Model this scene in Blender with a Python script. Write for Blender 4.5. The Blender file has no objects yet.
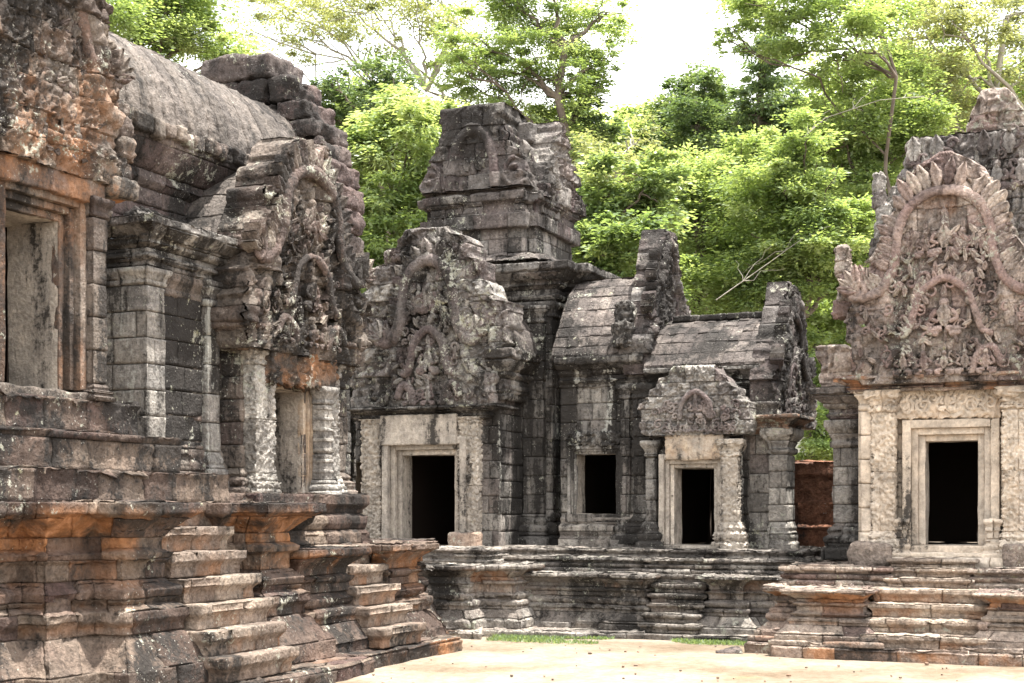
import bpy, math, random
import numpy as np
from mathutils import Vector
R = math.radians
# ------------------------------------------------------------------ camera, sky, sun, exposure
scene = bpy.context.scene
COL = scene.collection
FPX, TH, EYE, HOR = 1450.0, R(23.0), 2.33, 508.0
cam_d = bpy.data.cameras.new("camera"); cam = bpy.data.objects.new("camera", cam_d); COL.objects.link(cam)
cam.location = (0, 0, EYE); cam.rotation_euler = (R(90), 0, TH)
cam_d.sensor_width = 36; cam_d.lens = 36 * FPX / 1024; cam_d.shift_y = (HOR - 341.5) / 1024
cam_d.clip_start = .1; cam_d.clip_end = 2000
scene.camera = cam
SUN_EL, SUN_AZ = 77.0, 70.0          # azimuth: degrees clockwise from +Y (towards +X)
w = bpy.data.worlds.new("World"); scene.world = w; w.use_nodes = True
nt = w.node_tree; nt.nodes.clear()
wo = nt.nodes.new("ShaderNodeOutputWorld"); bg = nt.nodes.new("ShaderNodeBackground")
sky = nt.nodes.new("ShaderNodeTexSky"); sky.sky_type = 'NISHITA'; sky.sun_disc = False
sky.sun_elevation = R(SUN_EL); sky.sun_rotation = R(SUN_AZ); sky.air_density = 1.2; sky.dust_density = 4.0; sky.ozone_density = 1.0
tcw = nt.nodes.new("ShaderNodeTexCoord"); cn = nt.nodes.new("ShaderNodeTexNoise")
cn.inputs['Scale'].default_value = 2.2; cn.inputs['Detail'].default_value = 6
cr = nt.nodes.new("ShaderNodeValToRGB"); cr.color_ramp.elements[0].position = .36; cr.color_ramp.elements[1].position = .52
cm = nt.nodes.new("ShaderNodeMixRGB"); cm.inputs[2].default_value = (9.0, 9.0, 9.0, 1)
nt.links.new(tcw.outputs['Generated'], cn.inputs['Vector']); nt.links.new(cn.outputs['Fac'], cr.inputs[0])
nt.links.new(cr.outputs[0], cm.inputs[0]); nt.links.new(sky.outputs[0], cm.inputs[1])
nt.links.new(cm.outputs[0], bg.inputs[0]); bg.inputs[1].default_value = 0.095
nt.links.new(bg.outputs[0], wo.inputs[0])
sd = bpy.data.lights.new("sun", 'SUN'); sd.energy = 3.6; sd.angle = R(.7); sd.color = (1, .965, .91)
so = bpy.data.objects.new("sun", sd); COL.objects.link(so)
sdir = Vector((math.sin(R(SUN_AZ)) * math.cos(R(SUN_EL)), math.cos(R(SUN_AZ)) * math.cos(R(SUN_EL)), math.sin(R(SUN_EL))))
so.rotation_euler = sdir.to_track_quat('Z', 'Y').to_euler(); so.location = (0, 10, 40)
vs = scene.view_settings; vs.view_transform = 'Standard'; vs.look = 'None'; vs.gamma = 1; vs.use_curve_mapping = False
vs.exposure = 2.1
scene.cycles.max_bounces = 6; scene.cycles.diffuse_bounces = 4; scene.cycles.transmission_bounces = 4

# ------------------------------------------------------------------ measuring helpers (building axes: X along the fronts, Y away)
ct, sn = math.cos(TH), math.sin(TH)
def _D(px, Y): return Y / (ct + (px - 512) / FPX * sn)
def fx(px, Y): return _D(px, Y) * (-sn + (px - 512) / FPX * ct)          # X on the plane y=Y
def fz(py, px, Y): return EYE + (HOR - py) / FPX * _D(px, Y)
def gy(px, X): t = (px - 512) / FPX; return X * (ct + t * sn) / (-sn + t * ct)   # Y on the plane x=X
def gz(py, px, X): return fz(py, px, gy(px, X))
def far(px, py, D):
    t = (px - 512) / FPX
    return np.array([D * (-sn + t * ct), D * (ct + t * sn), EYE + (HOR - py) / FPX * D])

# ------------------------------------------------------------------ noise
def _hash(ix, iy, iz, s):
    h = (ix.astype(np.uint32) * np.uint32(374761393) + iy.astype(np.uint32) * np.uint32(668265263)
         + iz.astype(np.uint32) * np.uint32(2147483647) + np.uint32((s * 974711 + 12345) & 0xffffffff))
    h = (h ^ (h >> np.uint32(13))) * np.uint32(1274126177)
    h = (h ^ (h >> np.uint32(16))) * np.uint32(2246822519)
    return ((h ^ (h >> np.uint32(15))) & np.uint32(0xffffff)).astype(np.float32) / np.float32(0xffffff)
def vnoise(p, s=0):
    f = np.floor(p); i = f.astype(np.int64); t = (p - f); t = t * t * t * (t * (t * 6 - 15) + 10)
    x, y, z = i[..., 0], i[..., 1], i[..., 2]; a, b, c = t[..., 0], t[..., 1], t[..., 2]
    L = lambda u, v, k: u + (v - u) * k
    r0 = L(L(_hash(x, y, z, s), _hash(x + 1, y, z, s), a), L(_hash(x, y + 1, z, s), _hash(x + 1, y + 1, z, s), a), b)
    z = z + 1
    r1 = L(L(_hash(x, y, z, s), _hash(x + 1, y, z, s), a), L(_hash(x, y + 1, z, s), _hash(x + 1, y + 1, z, s), a), b)
    return L(r0, r1, c) * 2 - 1
def fbm(p, o=3, s=0):
    r = 0; a = 1.0; n = 0
    for k in range(o):
        r = r + a * vnoise(p * (2.03 ** k) + 17.3 * k, s + k); n += a; a *= .5
    return r / n
def carve(s, z, sc=.16, seed=0):                    # curling scroll-like relief, 0..1
    p = np.stack([s / sc, z / sc, np.full_like(s, seed * 7.31)], -1)
    wv = vnoise(p * .9 + 5, seed + 3)
    n = vnoise(p * .8 + wv[..., None] * .5, seed)
    return (.5 + .5 * np.cos(n * 11)) * .7 + .3 * (1 - np.abs(vnoise(p * 2.1, seed + 9)) * 1.6)

# ------------------------------------------------------------------ mesh builder
rng = np.random.default_rng(7)
class MB:
    def __init__(s): s.V, s.N, s.D, s.A, s.C, s.F = [], [], [], [], [], []; s.n = 0
    def grid(s, P, N, d, c, amp=1.0):
        nv, nu = P.shape[:2]
        idx = np.arange(nv * nu).reshape(nv, nu) + s.n
        q = np.stack([idx[:-1, :-1], idx[:-1, 1:], idx[1:, 1:], idx[1:, :-1]], -1).reshape(-1, 4)
        s.V.append(P.reshape(-1, 3)); s.N.append(N.reshape(-1, 3)); s.D.append(np.broadcast_to(d, (nv, nu)).reshape(-1))
        s.A.append(np.broadcast_to(amp, (nv, nu)).reshape(-1).astype(float)); s.C.append(np.broadcast_to(c, (nv, nu, 3)).reshape(-1, 3)); s.F.append(q); s.n += nv * nu
    def build(s, name, mat, parent=None, amp=.012, chip=.06, seed=0, smooth=True):
        V = np.concatenate(s.V); N = np.concatenate(s.N); D = np.concatenate(s.D); A = np.concatenate(s.A); C = np.concatenate(s.C); F = np.concatenate(s.F)
        if amp:
            n = fbm(V * 2.1, 2, seed) * 1.5 + fbm(V * 9, 2, seed + 5) * .9 + vnoise(V * 27, seed + 11) * .35
            ch = np.clip(fbm(V * 3.3 + 40, 3, seed + 21) - .28, 0, 1)
            D = D + A * (amp * n - chip * ch)
        return mesh_obj(name, V + N * D[:, None], F, mat, parent, C, smooth)
def mesh_obj(name, V, F, mat, parent=None, C=None, smooth=True):
    me = bpy.data.meshes.new(name)
    off = np.array(parent['_o'] if parent is not None and '_o' in parent else (0, 0, 0), dtype=float)
    V = (V - off).astype(np.float32); k = F.shape[1]
    me.vertices.add(len(V)); me.vertices.foreach_set("co", V.ravel())
    me.loops.add(F.size); me.loops.foreach_set("vertex_index", F.astype(np.int32).ravel())
    me.polygons.add(len(F)); me.polygons.foreach_set("loop_start", np.arange(0, F.size, k, dtype=np.int32))
    if smooth: me.polygons.foreach_set("use_smooth", np.ones(len(F), dtype=bool))
    if C is not None:
        at = me.attributes.new("st", 'FLOAT_COLOR', 'POINT')
        c4 = np.ones((len(V), 4), np.float32); c4[:, :3] = C; at.data.foreach_set("color", c4.ravel())
    me.update(calc_edges=True); me.validate()
    o = bpy.data.objects.new(name, me); COL.objects.link(o); me.materials.append(mat)
    if parent is not None: o.parent = parent; o['_o'] = list(off)
    return o
def thing(name, label, cat, loc, group=None):
    o = bpy.data.objects.new(name, None); COL.objects.link(o); o.location = loc; o.empty_display_size = .3
    o['label'] = label; o['category'] = cat; o['_o'] = list(loc)
    if group: o['group'] = group
    return o
def tag(o, label, cat, group=None):
    o['label'] = label; o['category'] = cat
    if group: o['group'] = group
    return o

def _samp(a, b, keys, d, e):
    n = max(2, int(math.ceil((b - a) / d)) + 1)
    x = list(np.linspace(a, b, n)) + [k for k in keys if a + 1e-4 < k < b - 1e-4]
    ee = min(e, (b - a) * .2); x += [a + ee, b - ee]
    x = np.unique(np.round(np.array(x), 5)); return x
def sweep(mb, path, prof, h=.32, bl=(.4, .95), du=.055, dv=.05, jit=.016, groove=.045, org=None, relief=None, aligned=False, tone=(0, 1), amp=1.0, miss=0.0, e=.012):
    """stone courses following a plan path (outside on the right) with a moulded profile [(offset, z)]"""
    p = np.array(path, float); n = len(p)
    seg = np.diff(p, axis=0); ln = np.hypot(seg[:, 0], seg[:, 1]); dr = seg / ln[:, None]
    nr = np.stack([dr[:, 1], -dr[:, 0]], -1); m = np.zeros((n, 2))
    m[0], m[-1] = nr[0], nr[-1]
    for i in range(1, n - 1): m[i] = (nr[i - 1] + nr[i]) / max(.15, 1 + nr[i - 1] @ nr[i])
    if np.allclose(p[0], p[-1]): m[0] = m[-1] = (nr[-1] + nr[0]) / max(.15, 1 + nr[-1] @ nr[0])
    S = np.concatenate([[0], np.cumsum(ln)])
    q = np.array(prof, float); sv = np.hypot(*np.diff(q, axis=0).T); W = np.concatenate([[0], np.cumsum(sv)])
    og = np.zeros(len(q)) if org is None else np.array(org, float)
    br = [0.0]; last = 0.0
    for i in range(1, len(W)):
        L = W[i] - W[i - 1]
        if L > h * 1.5:
            if W[i - 1] - last > .04 and W[i - 1] not in br: br.append(W[i - 1])
            k = int(round(L / h)); br += [W[i - 1] + L * j / k for j in range(1, k + 1)]; last = W[i]
        elif W[i] - last >= h * .85: br.append(W[i]); last = W[i]
    if W[-1] - br[-1] > .02: br.append(W[-1])
    br = sorted(set(np.round(br, 5)))
    cuts0 = None
    for ci in range(len(br) - 1):
        v0, v1 = br[ci], br[ci + 1]
        if cuts0 is None or not aligned:
            cuts = [0.0]; x = rng.uniform(.2, .9) * bl[1]
            while x < S[-1] - bl[0] * .4: cuts.append(x); x += rng.uniform(*bl)
            cuts.append(S[-1]); cuts0 = cuts
        v = _samp(v0, v1, W, dv, e)
        off = np.interp(v, W, q[:, 0]); zz = np.interp(v, W, q[:, 1]); ogv = np.interp(v, W, og)
        for bi in range(len(cuts0) - 1):
            u0, u1 = cuts0[bi], cuts0[bi + 1]
            if u1 - u0 < .01 or (miss and rng.random() < miss): continue
            u = _samp(u0, u1, S, du, e)
            k = np.clip(np.searchsorted(S, u, 'right') - 1, 0, n - 2); t = ((u - S[k]) / ln[k])[:, None]
            b = p[k] * (1 - t) + p[k + 1] * t; mm = m[k] * (1 - t) + m[k + 1] * t
            P = np.zeros((len(v), len(u), 3)); P[..., :2] = b[None] + mm[None] * off[:, None, None]; P[..., 2] = zz[:, None]
            N = np.cross(np.gradient(P, axis=1), np.gradient(P, axis=0)); N /= np.maximum(np.linalg.norm(N, axis=2, keepdims=True), 1e-9)
            hN = np.zeros((len(u), 3)); hN[:, :2] = mm / np.linalg.norm(mm, axis=1, keepdims=True)
            N[0] = hN; N[-1] = hN
            d = np.full((len(v), len(u)), rng.uniform(-jit, jit))
            if relief: d = d + relief[0] * (carve(P[..., 0] + P[..., 1], P[..., 2], relief[1], int(relief[2]) if len(relief) > 2 else 1) - .4)
            d[0] = d[-1] = -groove; d[:, 0] = d[:, -1] = -groove
            c = np.empty((len(v), len(u), 3)); c[..., 0] = rng.uniform(*tone); c[..., 1] = ogv[:, None] * (1.0 if rng.random() < .55 else .15); c[..., 2] = rng.random()
            eu = np.minimum(u - u0, u1 - u); ev = np.minimum(v - v0, v1 - v); wt = .5 + .9 * np.exp(-np.minimum(eu[None, :], ev[:, None]) / .05)
            mb.grid(P, N, d, c, amp * wt)
def rbox(mb, lo, hi, r=.025, ds=.05, org=0.0, relief=None, tone=(0, 1), rot=0.0, jit=0.0, amp=1.0, tilt=(0, 0)):
    lo = np.array(lo, float); hi = np.array(hi, float); c0 = (lo + hi) / 2; hs = (hi - lo) / 2; r = min(r, hs.min() * .6)
    col = np.array([rng.uniform(*tone), org, rng.random()])
    ca, sa = math.cos(rot), math.sin(rot)
    for ax in range(3):
        for sg in (-1, 1):
            a, b = [(1, 2), (2, 0), (0, 1)][ax]
            if sg < 0: a, b = b, a
            def ss(h): 
                k = max(2, int(h * 2 / ds)); x = np.linspace(-h, h, k + 1); return np.unique(np.concatenate([x, [-h + r * .5, h - r * .5, -h + r, h - r]]))
            A, B = np.meshgrid(ss(hs[a]), ss(hs[b]))
            P = np.zeros(A.shape + (3,)); P[..., a] = A; P[..., b] = B; P[..., ax] = sg * hs[ax]
            q = np.clip(P, -(hs - r), hs - r); dd = P - q; N = dd / np.maximum(np.linalg.norm(dd, axis=2, keepdims=True), 1e-9)
            P = q + N * r
            d = np.zeros(A.shape)
            if relief: d = relief[0] * (carve(P[..., 0] + c0[0] + P[..., 1] + c0[1], P[..., 2] + c0[2], relief[1], int(relief[2]) if len(relief) > 2 else 1) - .4)
            if tilt != (0, 0):
                P[..., 2] += P[..., 0] * tilt[0] + P[..., 1] * tilt[1]
            def ro(Q): 
                Z = Q.copy(); Z[..., 0] = Q[..., 0] * ca - Q[..., 1] * sa; Z[..., 1] = Q[..., 0] * sa + Q[..., 1] * ca; return Z
            mb.grid(ro(P) + c0, ro(N), d, col, amp)

class Face:
    """a vertical plane of a building: '-Y' looks at the courtyard, '+X' looks right"""
    def __init__(s, k, p): s.k, s.p = k, p
    def pt(s, u, o): return (u, s.p - o) if s.k == '-Y' else (s.p + o, u)
    def lohi(s, u0, u1, o0, o1, z0, z1):
        a, b = s.pt(u0, o0), s.pt(u1, o1)
        return (min(a[0], b[0]), min(a[1], b[1]), z0), (max(a[0], b[0]), max(a[1], b[1]), z1)
def bx(mb, f, u0, u1, o0, o1, z0, z1, **k):
    lo, hi = f.lohi(u0, u1, o0, o1, z0, z1); rbox(mb, lo, hi, **k)
def wall(mb, f, u0, u1, z0, z1, hole=None, out=0.0, **k):
    def s(a, b, c, d):
        if b - a > .03 and d - c > .03: sweep(mb, [f.pt(a, out), f.pt(b, out)], [(0, c), (0, d)], **k)
    if hole:
        a, b, c, d = hole
        s(u0, a, z0, z1); s(b, u1, z0, z1); s(a, b, z0, c); s(a, b, d, z1)
    else: s(u0, u1, z0, z1)
BASE = [(.15, 0), (.15, .12), (.09, .15), (.12, .2), (.12, .26), (.05, .3), (.07, .35), (.03, .4), (0, .44)]
def colprof(z0, z1, b=1.0, c=1.0, bo=1.0):
    pr = [(o * bo, z0 + z * b) for o, z in BASE] if b else [(0, z0)]
    if c: pr += [(0, z1 - .42 * c), (.04 * c, z1 - .38 * c), (.04 * c, z1 - .33 * c), (.01, z1 - .3 * c), (.05 * c, z1 - .2 * c), (.1 * c, z1 - .14 * c), (.12 * c, z1 - .1 * c), (.12 * c, z1)]
    else: pr += [(0, z1)]
    return pr
def pil(mb, f, u0, u1, z0, z1, out=.12, back=.1, b=1.0, c=1.0, bo=.7, **k):
    sweep(mb, [f.pt(u0, -back), f.pt(u0, out), f.pt(u1, out), f.pt(u1, -back)], colprof(z0, z1, b, c, bo), **dict(dict(bl=(.5, 1.1), h=.4, du=.04, dv=.045), **k))
def frame(mb, f, a, b, c, d, w=.2, o=.1, inner=.07, **k):
    """nested jambs and head around an opening a..b, c..d"""
    kk = dict(r=.012, ds=.05); kk.update(k)
    for i, (ww, oo, wi) in enumerate(((w, o, inner * 2), (inner * 2, o * .55, inner), (inner, o * .1, 0))):
        bx(mb, f, a - ww, a - wi, -.1, oo, c, d + ww, **kk); bx(mb, f, b + wi, b + ww, -.1, oo, c, d + ww, **kk)
        bx(mb, f, a - wi, b + wi, -.1, oo - .003, d + wi, d + ww, **kk)
def chamber(f, a, b, c, d, mat, parent, dep=.45, L=4.0, reveal=None):
    mb = MB(); ex = .5
    def quad(p):
        P = np.array([[(*f.pt(u, o), z) for u, o, z in (p[0], p[1])], [(*f.pt(u, o), z) for u, o, z in (p[3], p[2])]], float)
        n = np.cross(P[0, 1] - P[0, 0], P[1, 0] - P[0, 0]); n /= np.linalg.norm(n)
        k = 10; t = np.linspace(0, 1, k)
        G = (P[0, 0] * (1 - t)[:, None, None] + P[1, 0] * t[:, None, None]) * (1 - t)[None, :, None] + (P[0, 1] * (1 - t)[:, None, None] + P[1, 1] * t[:, None, None]) * t[None, :, None]
        mb.grid(G, np.broadcast_to(n, G.shape), 0.0, np.array([.5, 0, .5]))
    def tube(a, b, c, d, o0, o1):
        quad(((a, o0, c), (a, o1, c), (a, o1, d), (a, o0, d))); quad(((b, o1, c), (b, o0, c), (b, o0, d), (b, o1, d)))
        quad(((a, o0, d), (a, o1, d), (b, o1, d), (b, o0, d))); quad(((a, o1, c), (a, o0, c), (b, o0, c), (b, o1, c)))
    tube(a, b, c, d, 0, -dep); mb.build("reveal", reveal or ST_F, parent, amp=.012, chip=.03); mb = MB(); A, B, Cc, Dd = a - ex, b + ex, c - .05, d + .5
    tube(A, B, Cc, Dd, -dep, -dep - L)
    o = -dep
    quad(((A, o, Cc), (a, o, c), (a, o, d), (A, o, Dd))); quad(((b, o, c), (B, o, Cc), (B, o, Dd), (b, o, d)))
    quad(((a, o, d), (b, o, d), (B, o, Dd), (A, o, Dd))); quad(((A, o, Cc), (B, o, Cc), (b, o, c), (a, o, c)))
    o = -dep - L
    quad(((A, o, Cc), (B, o, Cc), (B, o, Dd), (A, o, Dd)))
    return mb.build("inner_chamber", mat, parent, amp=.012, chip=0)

# ------------------------------------------------------------------ carved plates (pediments, gables)
def seg_d(S, Z, pts):
    """distance to a polyline and arclength of the nearest point"""
    best = np.full(S.shape, 1e9); arc = np.zeros(S.shape); L = 0
    for (a, b), (c, d) in zip(pts[:-1], pts[1:]):
        ex, ez = c - a, d - b; l2 = ex * ex + ez * ez
        t = np.clip(((S - a) * ex + (Z - b) * ez) / l2, 0, 1); dd = np.hypot(S - a - t * ex, Z - b - t * ez)
        mk = dd < best; best = np.where(mk, dd, best); arc = np.where(mk, L + t * math.sqrt(l2), arc); L += math.sqrt(l2)
    return best, arc
def tubeh(S, Z, pts, r, h):
    d, a = seg_d(S, Z, pts); return h * np.sqrt(np.clip(1 - (d / r) ** 2, 0, 1)), d, a
def blob(S, Z, cx, cz, rx, rz, h): return h * np.sqrt(np.clip(1 - ((S - cx) / rx) ** 2 - ((Z - cz) / rz) ** 2, 0, 1))
def spiral(S, Z, cx, cz, R0, h, hand=1, k=2.2):
    x, z = (S - cx) * hand, Z - cz; r = np.hypot(x, z); th = np.arctan2(z, x)
    return h * np.clip(1.15 - r / R0, 0, 1) ** .5 * (r < R0 * 1.15) * (.5 + .5 * np.cos(th + r / R0 * 2 * np.pi * k))
def smooth(pts, n=6):
    p = np.array(pts, float); out = []
    for i in range(len(p) - 1):
        a, b, c, d = p[max(0, i - 1)], p[i], p[i + 1], p[min(len(p) - 1, i + 2)]
        for t in np.linspace(0, 1, n, endpoint=False):
            out.append(.5 * ((2 * b) + (c - a) * t + (2 * a - 5 * b + 4 * c - d) * t * t + (3 * b - a - 3 * c + d) * t ** 3))
    out.append(p[-1]); return [tuple(x) for x in out]
def plate(mb, f, rows, thick, hfun=None, out=0.0, ds=.03, dz=.03, ch=(.26, .42), bl=(.4, .8), groove=.03, jit=.02, sil=.03, org=None, tone=(0, 1), back=True):
    """rows: [(z, sL, sR)] outline; a thick slab with a carved front"""
    rw = np.array(rows, float); z0, z1 = rw[0, 0], rw[-1, 0]
    nb = [z0]
    while nb[-1] < z1 - ch[0] * .8: nb.append(nb[-1] + rng.uniform(*ch))
    nb[-1] = z1
    zs = np.unique(np.round(np.concatenate([np.arange(z0, z1, dz), [z1], nb] + [[b - .014, b + .014] for b in nb[1:-1]]), 4)); zs = zs[(zs >= z0) & (zs <= z1)]
    cid = np.clip(np.searchsorted(nb, zs, 'right') - 1, 0, len(nb) - 2)
    shL = rng.uniform(-sil, sil, len(nb)); shR = rng.uniform(-sil, sil, len(nb))
    sL = np.interp(zs, rw[:, 0], rw[:, 1]) + shL[cid]; sR = np.interp(zs, rw[:, 0], rw[:, 2]) + shR[cid]
    tt = np.stack([zs * 5, np.full_like(zs, f.p), zs * 0 + 3.3], -1); sL = sL + fbm(tt, 2, 3) * sil; sR = sR + fbm(tt + 9, 2, 4) * sil
    w = (rw[:, 2] - rw[:, 1]).max(); nc = max(8, int(w / ds)); k = np.linspace(0, 1, nc + 1)
    S = sL[:, None] + (sR - sL)[:, None] * k[None]; Z = np.broadcast_to(zs[:, None], S.shape).copy()
    H = hfun(S, Z) if hfun else np.zeros(S.shape)
    H = np.array(H, float)
    C = np.empty(S.shape + (3,)); C[..., 1] = 0 if org is None else org(S, Z)
    for c in range(len(nb) - 1):
        r = np.where(cid == c)[0]; x = rw[:, 1].min() + rng.uniform(.1, .6); cuts = [-1e9]
        while x < rw[:, 2].max(): cuts.append(x); x += rng.uniform(*bl)
        cuts.append(1e9)
        sm = S[r].mean(0); bid = np.searchsorted(cuts, S[r]) - 1
        jj = rng.uniform(-jit, jit, len(cuts)); tn = rng.uniform(*tone, len(cuts)); t2 = rng.random(len(cuts))
        H[r] += jj[bid]; C[r, :, 0] = tn[bid]; C[r, :, 2] = t2[bid]
        for x in cuts[1:-1]:
            if S[r].min() < x < S[r].max():
                j = np.abs(S[r] - x).argmin(1); H[r, j] -= groove
    for b in nb[1:-1]: H[np.abs(zs - b) < .004] -= groove
    ed = np.minimum(S - sL[:, None], sR[:, None] - S); H -= .05 * np.clip(1 - ed / .05, 0, 1) ** 2
    H -= .05 * np.clip(1 - (z1 - Z) / .05, 0, 1) ** 2
    def P3(S, O, Z):
        P = np.empty(S.shape + (3,)); P[..., 2] = Z
        if f.k == '-Y': P[..., 0] = S; P[..., 1] = f.p - O
        else: P[..., 1] = S; P[..., 0] = f.p + O
        return P
    nf = np.array((0, -1, 0) if f.k == '-Y' else (1, 0, 0), float); ud = np.array((1, 0, 0) if f.k == '-Y' else (0, 1, 0), float)
    F = P3(S, H + out, Z); mb.grid(F, np.broadcast_to(nf, F.shape), 0.0, C)
    for side, col in ((-1, 0), (1, -1)):
        oo = np.linspace(0, 1, max(4, int(thick / .06)))
        O = (H[:, col] + out)[:, None] * (1 - oo) + (out - thick) * oo; SS = np.repeat(S[:, col][:, None], len(oo), 1); ZZ = np.repeat(zs[:, None], len(oo), 1)
        if side < 0: O = O[:, ::-1]
        G = P3(SS, O, ZZ); rel = np.where((O > out - thick + .01) & (O < out - .01), (rng.uniform(-.03, .03, len(nb))[cid] - groove * np.isin(np.round(zs, 4), np.round(nb[1:-1], 4)))[:, None], 0)
        mb.grid(G, np.broadcast_to(ud * side, G.shape), rel, np.repeat(C[:, col][:, None], len(oo), 1))
    oo = np.linspace(0, 1, max(4, int(thick / .06)))
    O = (H[-1] + out)[None] * (1 - oo)[:, None] + (out - thick) * oo[:, None]
    G = P3(np.repeat(S[-1][None], len(oo), 0), O, np.full(O.shape, z1)); mb.grid(G, np.broadcast_to((0, 0, 1.), G.shape), 0.0, np.repeat(C[-1][None], len(oo), 0))
    O = (H[0] + out)[None] * oo[:, None] + (out - thick) * (1 - oo)[:, None]
    G = P3(np.repeat(S[0][None], len(oo), 0), O, np.full(O.shape, z0)); mb.grid(G, np.broadcast_to((0, 0, -1.), G.shape), 0.0, np.repeat(C[0][None], len(oo), 0))
    if back:
        G = P3(S[::6, ::-6], np.full(S[::6, ::-6].shape, out - thick), Z[::6, ::-6]); mb.grid(G, np.broadcast_to(-nf, G.shape), 0.0, C[::6, ::-6], 0.0)
def block_stack(mb, f, rows, thick, out=0.0, ch=(.32, .44), bl=(.5, 1.0), r=.045, jit=.06, **k):
    rw = np.array(rows, float); z = rw[0, 0]
    while z < rw[-1, 0] - .1:
        h = min(rng.uniform(*ch), rw[-1, 0] - z + .02); a, b = np.interp(z + h * .5, rw[:, 0], rw[:, 1]), np.interp(z + h * .5, rw[:, 0], rw[:, 2])
        a += rng.uniform(-jit, jit); b += rng.uniform(-jit, jit); n = max(1, int(round((b - a) / rng.uniform(*bl)))); c = np.sort(np.concatenate([[a, b], a + (b - a) * (np.arange(1, n) + rng.uniform(-.25, .25, max(0, n - 1))) / n]))
        for u, v in zip(c[:-1], c[1:]):
            lo, hi = f.lohi(u + .004, v - .004, out - thick + rng.uniform(-jit, jit), out + rng.uniform(-jit, jit), z, z + h - .006); rbox(mb, lo, hi, r=r, ds=.05, rot=rng.uniform(-.02, .02), **k)
        z += h
def fronton(cx, z0, hw, ht, seed=0, depth=1.0, inner=True, lobes=None):
    """naga-arched Khmer pediment relief as a height function"""
    L = lobes or [(-1.0, .10), (-.93, .20), (-.72, .25), (-.62, .36), (-.66, .47), (-.52, .58), (-.36, .64), (-.3, .76), (-.16, .86), (0, .9)]
    pts = smooth([(cx + x * hw, z0 + y * ht) for x, y in L + [(-x, y) for x, y in L[-2::-1]]], 4)
    def h(S, Z):
        x = (S - cx) / hw; y = (Z - z0) / ht
        H = (.1 * carve(S, Z, .17, seed) + .04 * carve(S, Z, .08, seed + 1)) * depth
        r = .075 * hw + .03
        t, d, a = tubeh(S, Z, pts, r, .16 * depth)
        ins = np.zeros(S.shape, bool)
        # point in arch polygon
        P = np.array(pts); j = len(P) - 1
        for i in range(len(P)):
            cnd = ((P[i, 1] > Z) != (P[j, 1] > Z)) & (S < (P[j, 0] - P[i, 0]) * (Z - P[i, 1]) / (P[j, 1] - P[i, 1] + 1e-9) + P[i, 0]); ins ^= cnd; j = i
        fl = np.clip(d / (.3 * hw), 0, 1)
        pp = .2 * hw; q = (a + .35 * d) / pp + seed; fr = np.abs((q % 1) * 2 - 1); row = (d / (.22 * hw) + .5 * (np.floor(q) % 2)) % 1
        lobe = np.sqrt(np.clip(1 - fr ** 2 * (1 + row), 0, 1)) * (1 - .75 * row)
        flame = (.02 + .17 * lobe - .04 * (fr < .12) + .05 * carve(S, Z, .09, seed + 2)) * depth
        H = np.where(ins, H, flame + .03 * carve(S, Z, .12, seed + 4) * depth)
        H = np.where(d < r, np.maximum(H * .4, t + .05 * depth + .012 * np.cos(a * 40)), H)
        if inner:
            ip = smooth([(cx + u * hw, z0 + v * ht) for u, v in ((-.34, .2), (-.36, .34), (-.22, .46), (0, .52), (.22, .46), (.36, .34), (.34, .2))], 5)
            t2, d2, a2 = tubeh(S, Z, ip, r * .7, .12 * depth); H = np.maximum(H, t2 + .03 * (d2 < r * .7))
            fig = np.maximum.reduce([blob(S, Z, cx, z0 + .38 * ht, .06 * hw + .04, .05 * ht, .2), blob(S, Z, cx, z0 + .28 * ht, .13 * hw, .09 * ht, .18), blob(S, Z, cx, z0 + .19 * ht, .24 * hw, .05 * ht, .2),
                                     blob(S, Z, cx - .16 * hw, z0 + .3 * ht, .06 * hw, .07 * ht, .13), blob(S, Z, cx + .16 * hw, z0 + .3 * ht, .06 * hw, .07 * ht, .13)])
            H = np.maximum(H, fig * depth)
            for sx in (-1, 1):
                H = np.maximum(H, spiral(S, Z, cx + sx * .55 * hw, z0 + .13 * ht, .17 * hw, .16 * depth, sx))
                H = np.maximum(H, spiral(S, Z, cx + sx * .86 * hw, z0 + .12 * ht, .14 * hw, .18 * depth, -sx))
                H = np.maximum(H, blob(S, Z, cx + sx * .42 * hw, z0 + .56 * ht, .1 * hw, .09 * ht, .14 * depth))
            nf = 7
            for i in range(nf): H = np.maximum(H, blob(S, Z, cx + (i - (nf - 1) / 2) * .2 * hw, z0 + .04 * ht, .08 * hw, .045 * ht, .12 * depth))
        return H
    return h
def flames(rows, teeth=.08, n=9):
    """add flame-like teeth to a pediment outline"""
    r = np.array(rows, float); z = np.linspace(r[0, 0], r[-1, 0], 90)
    L = np.interp(z, r[:, 0], r[:, 1]); Rr = np.interp(z, r[:, 0], r[:, 2]); ph = (z - z[0]) / (z[-1] - z[0]) * n
    t = teeth * (1 - (ph % 1)) ** .8
    return [(a, b - d, c + d) for a, b, c, d in zip(z, L, Rr, t)]

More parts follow.
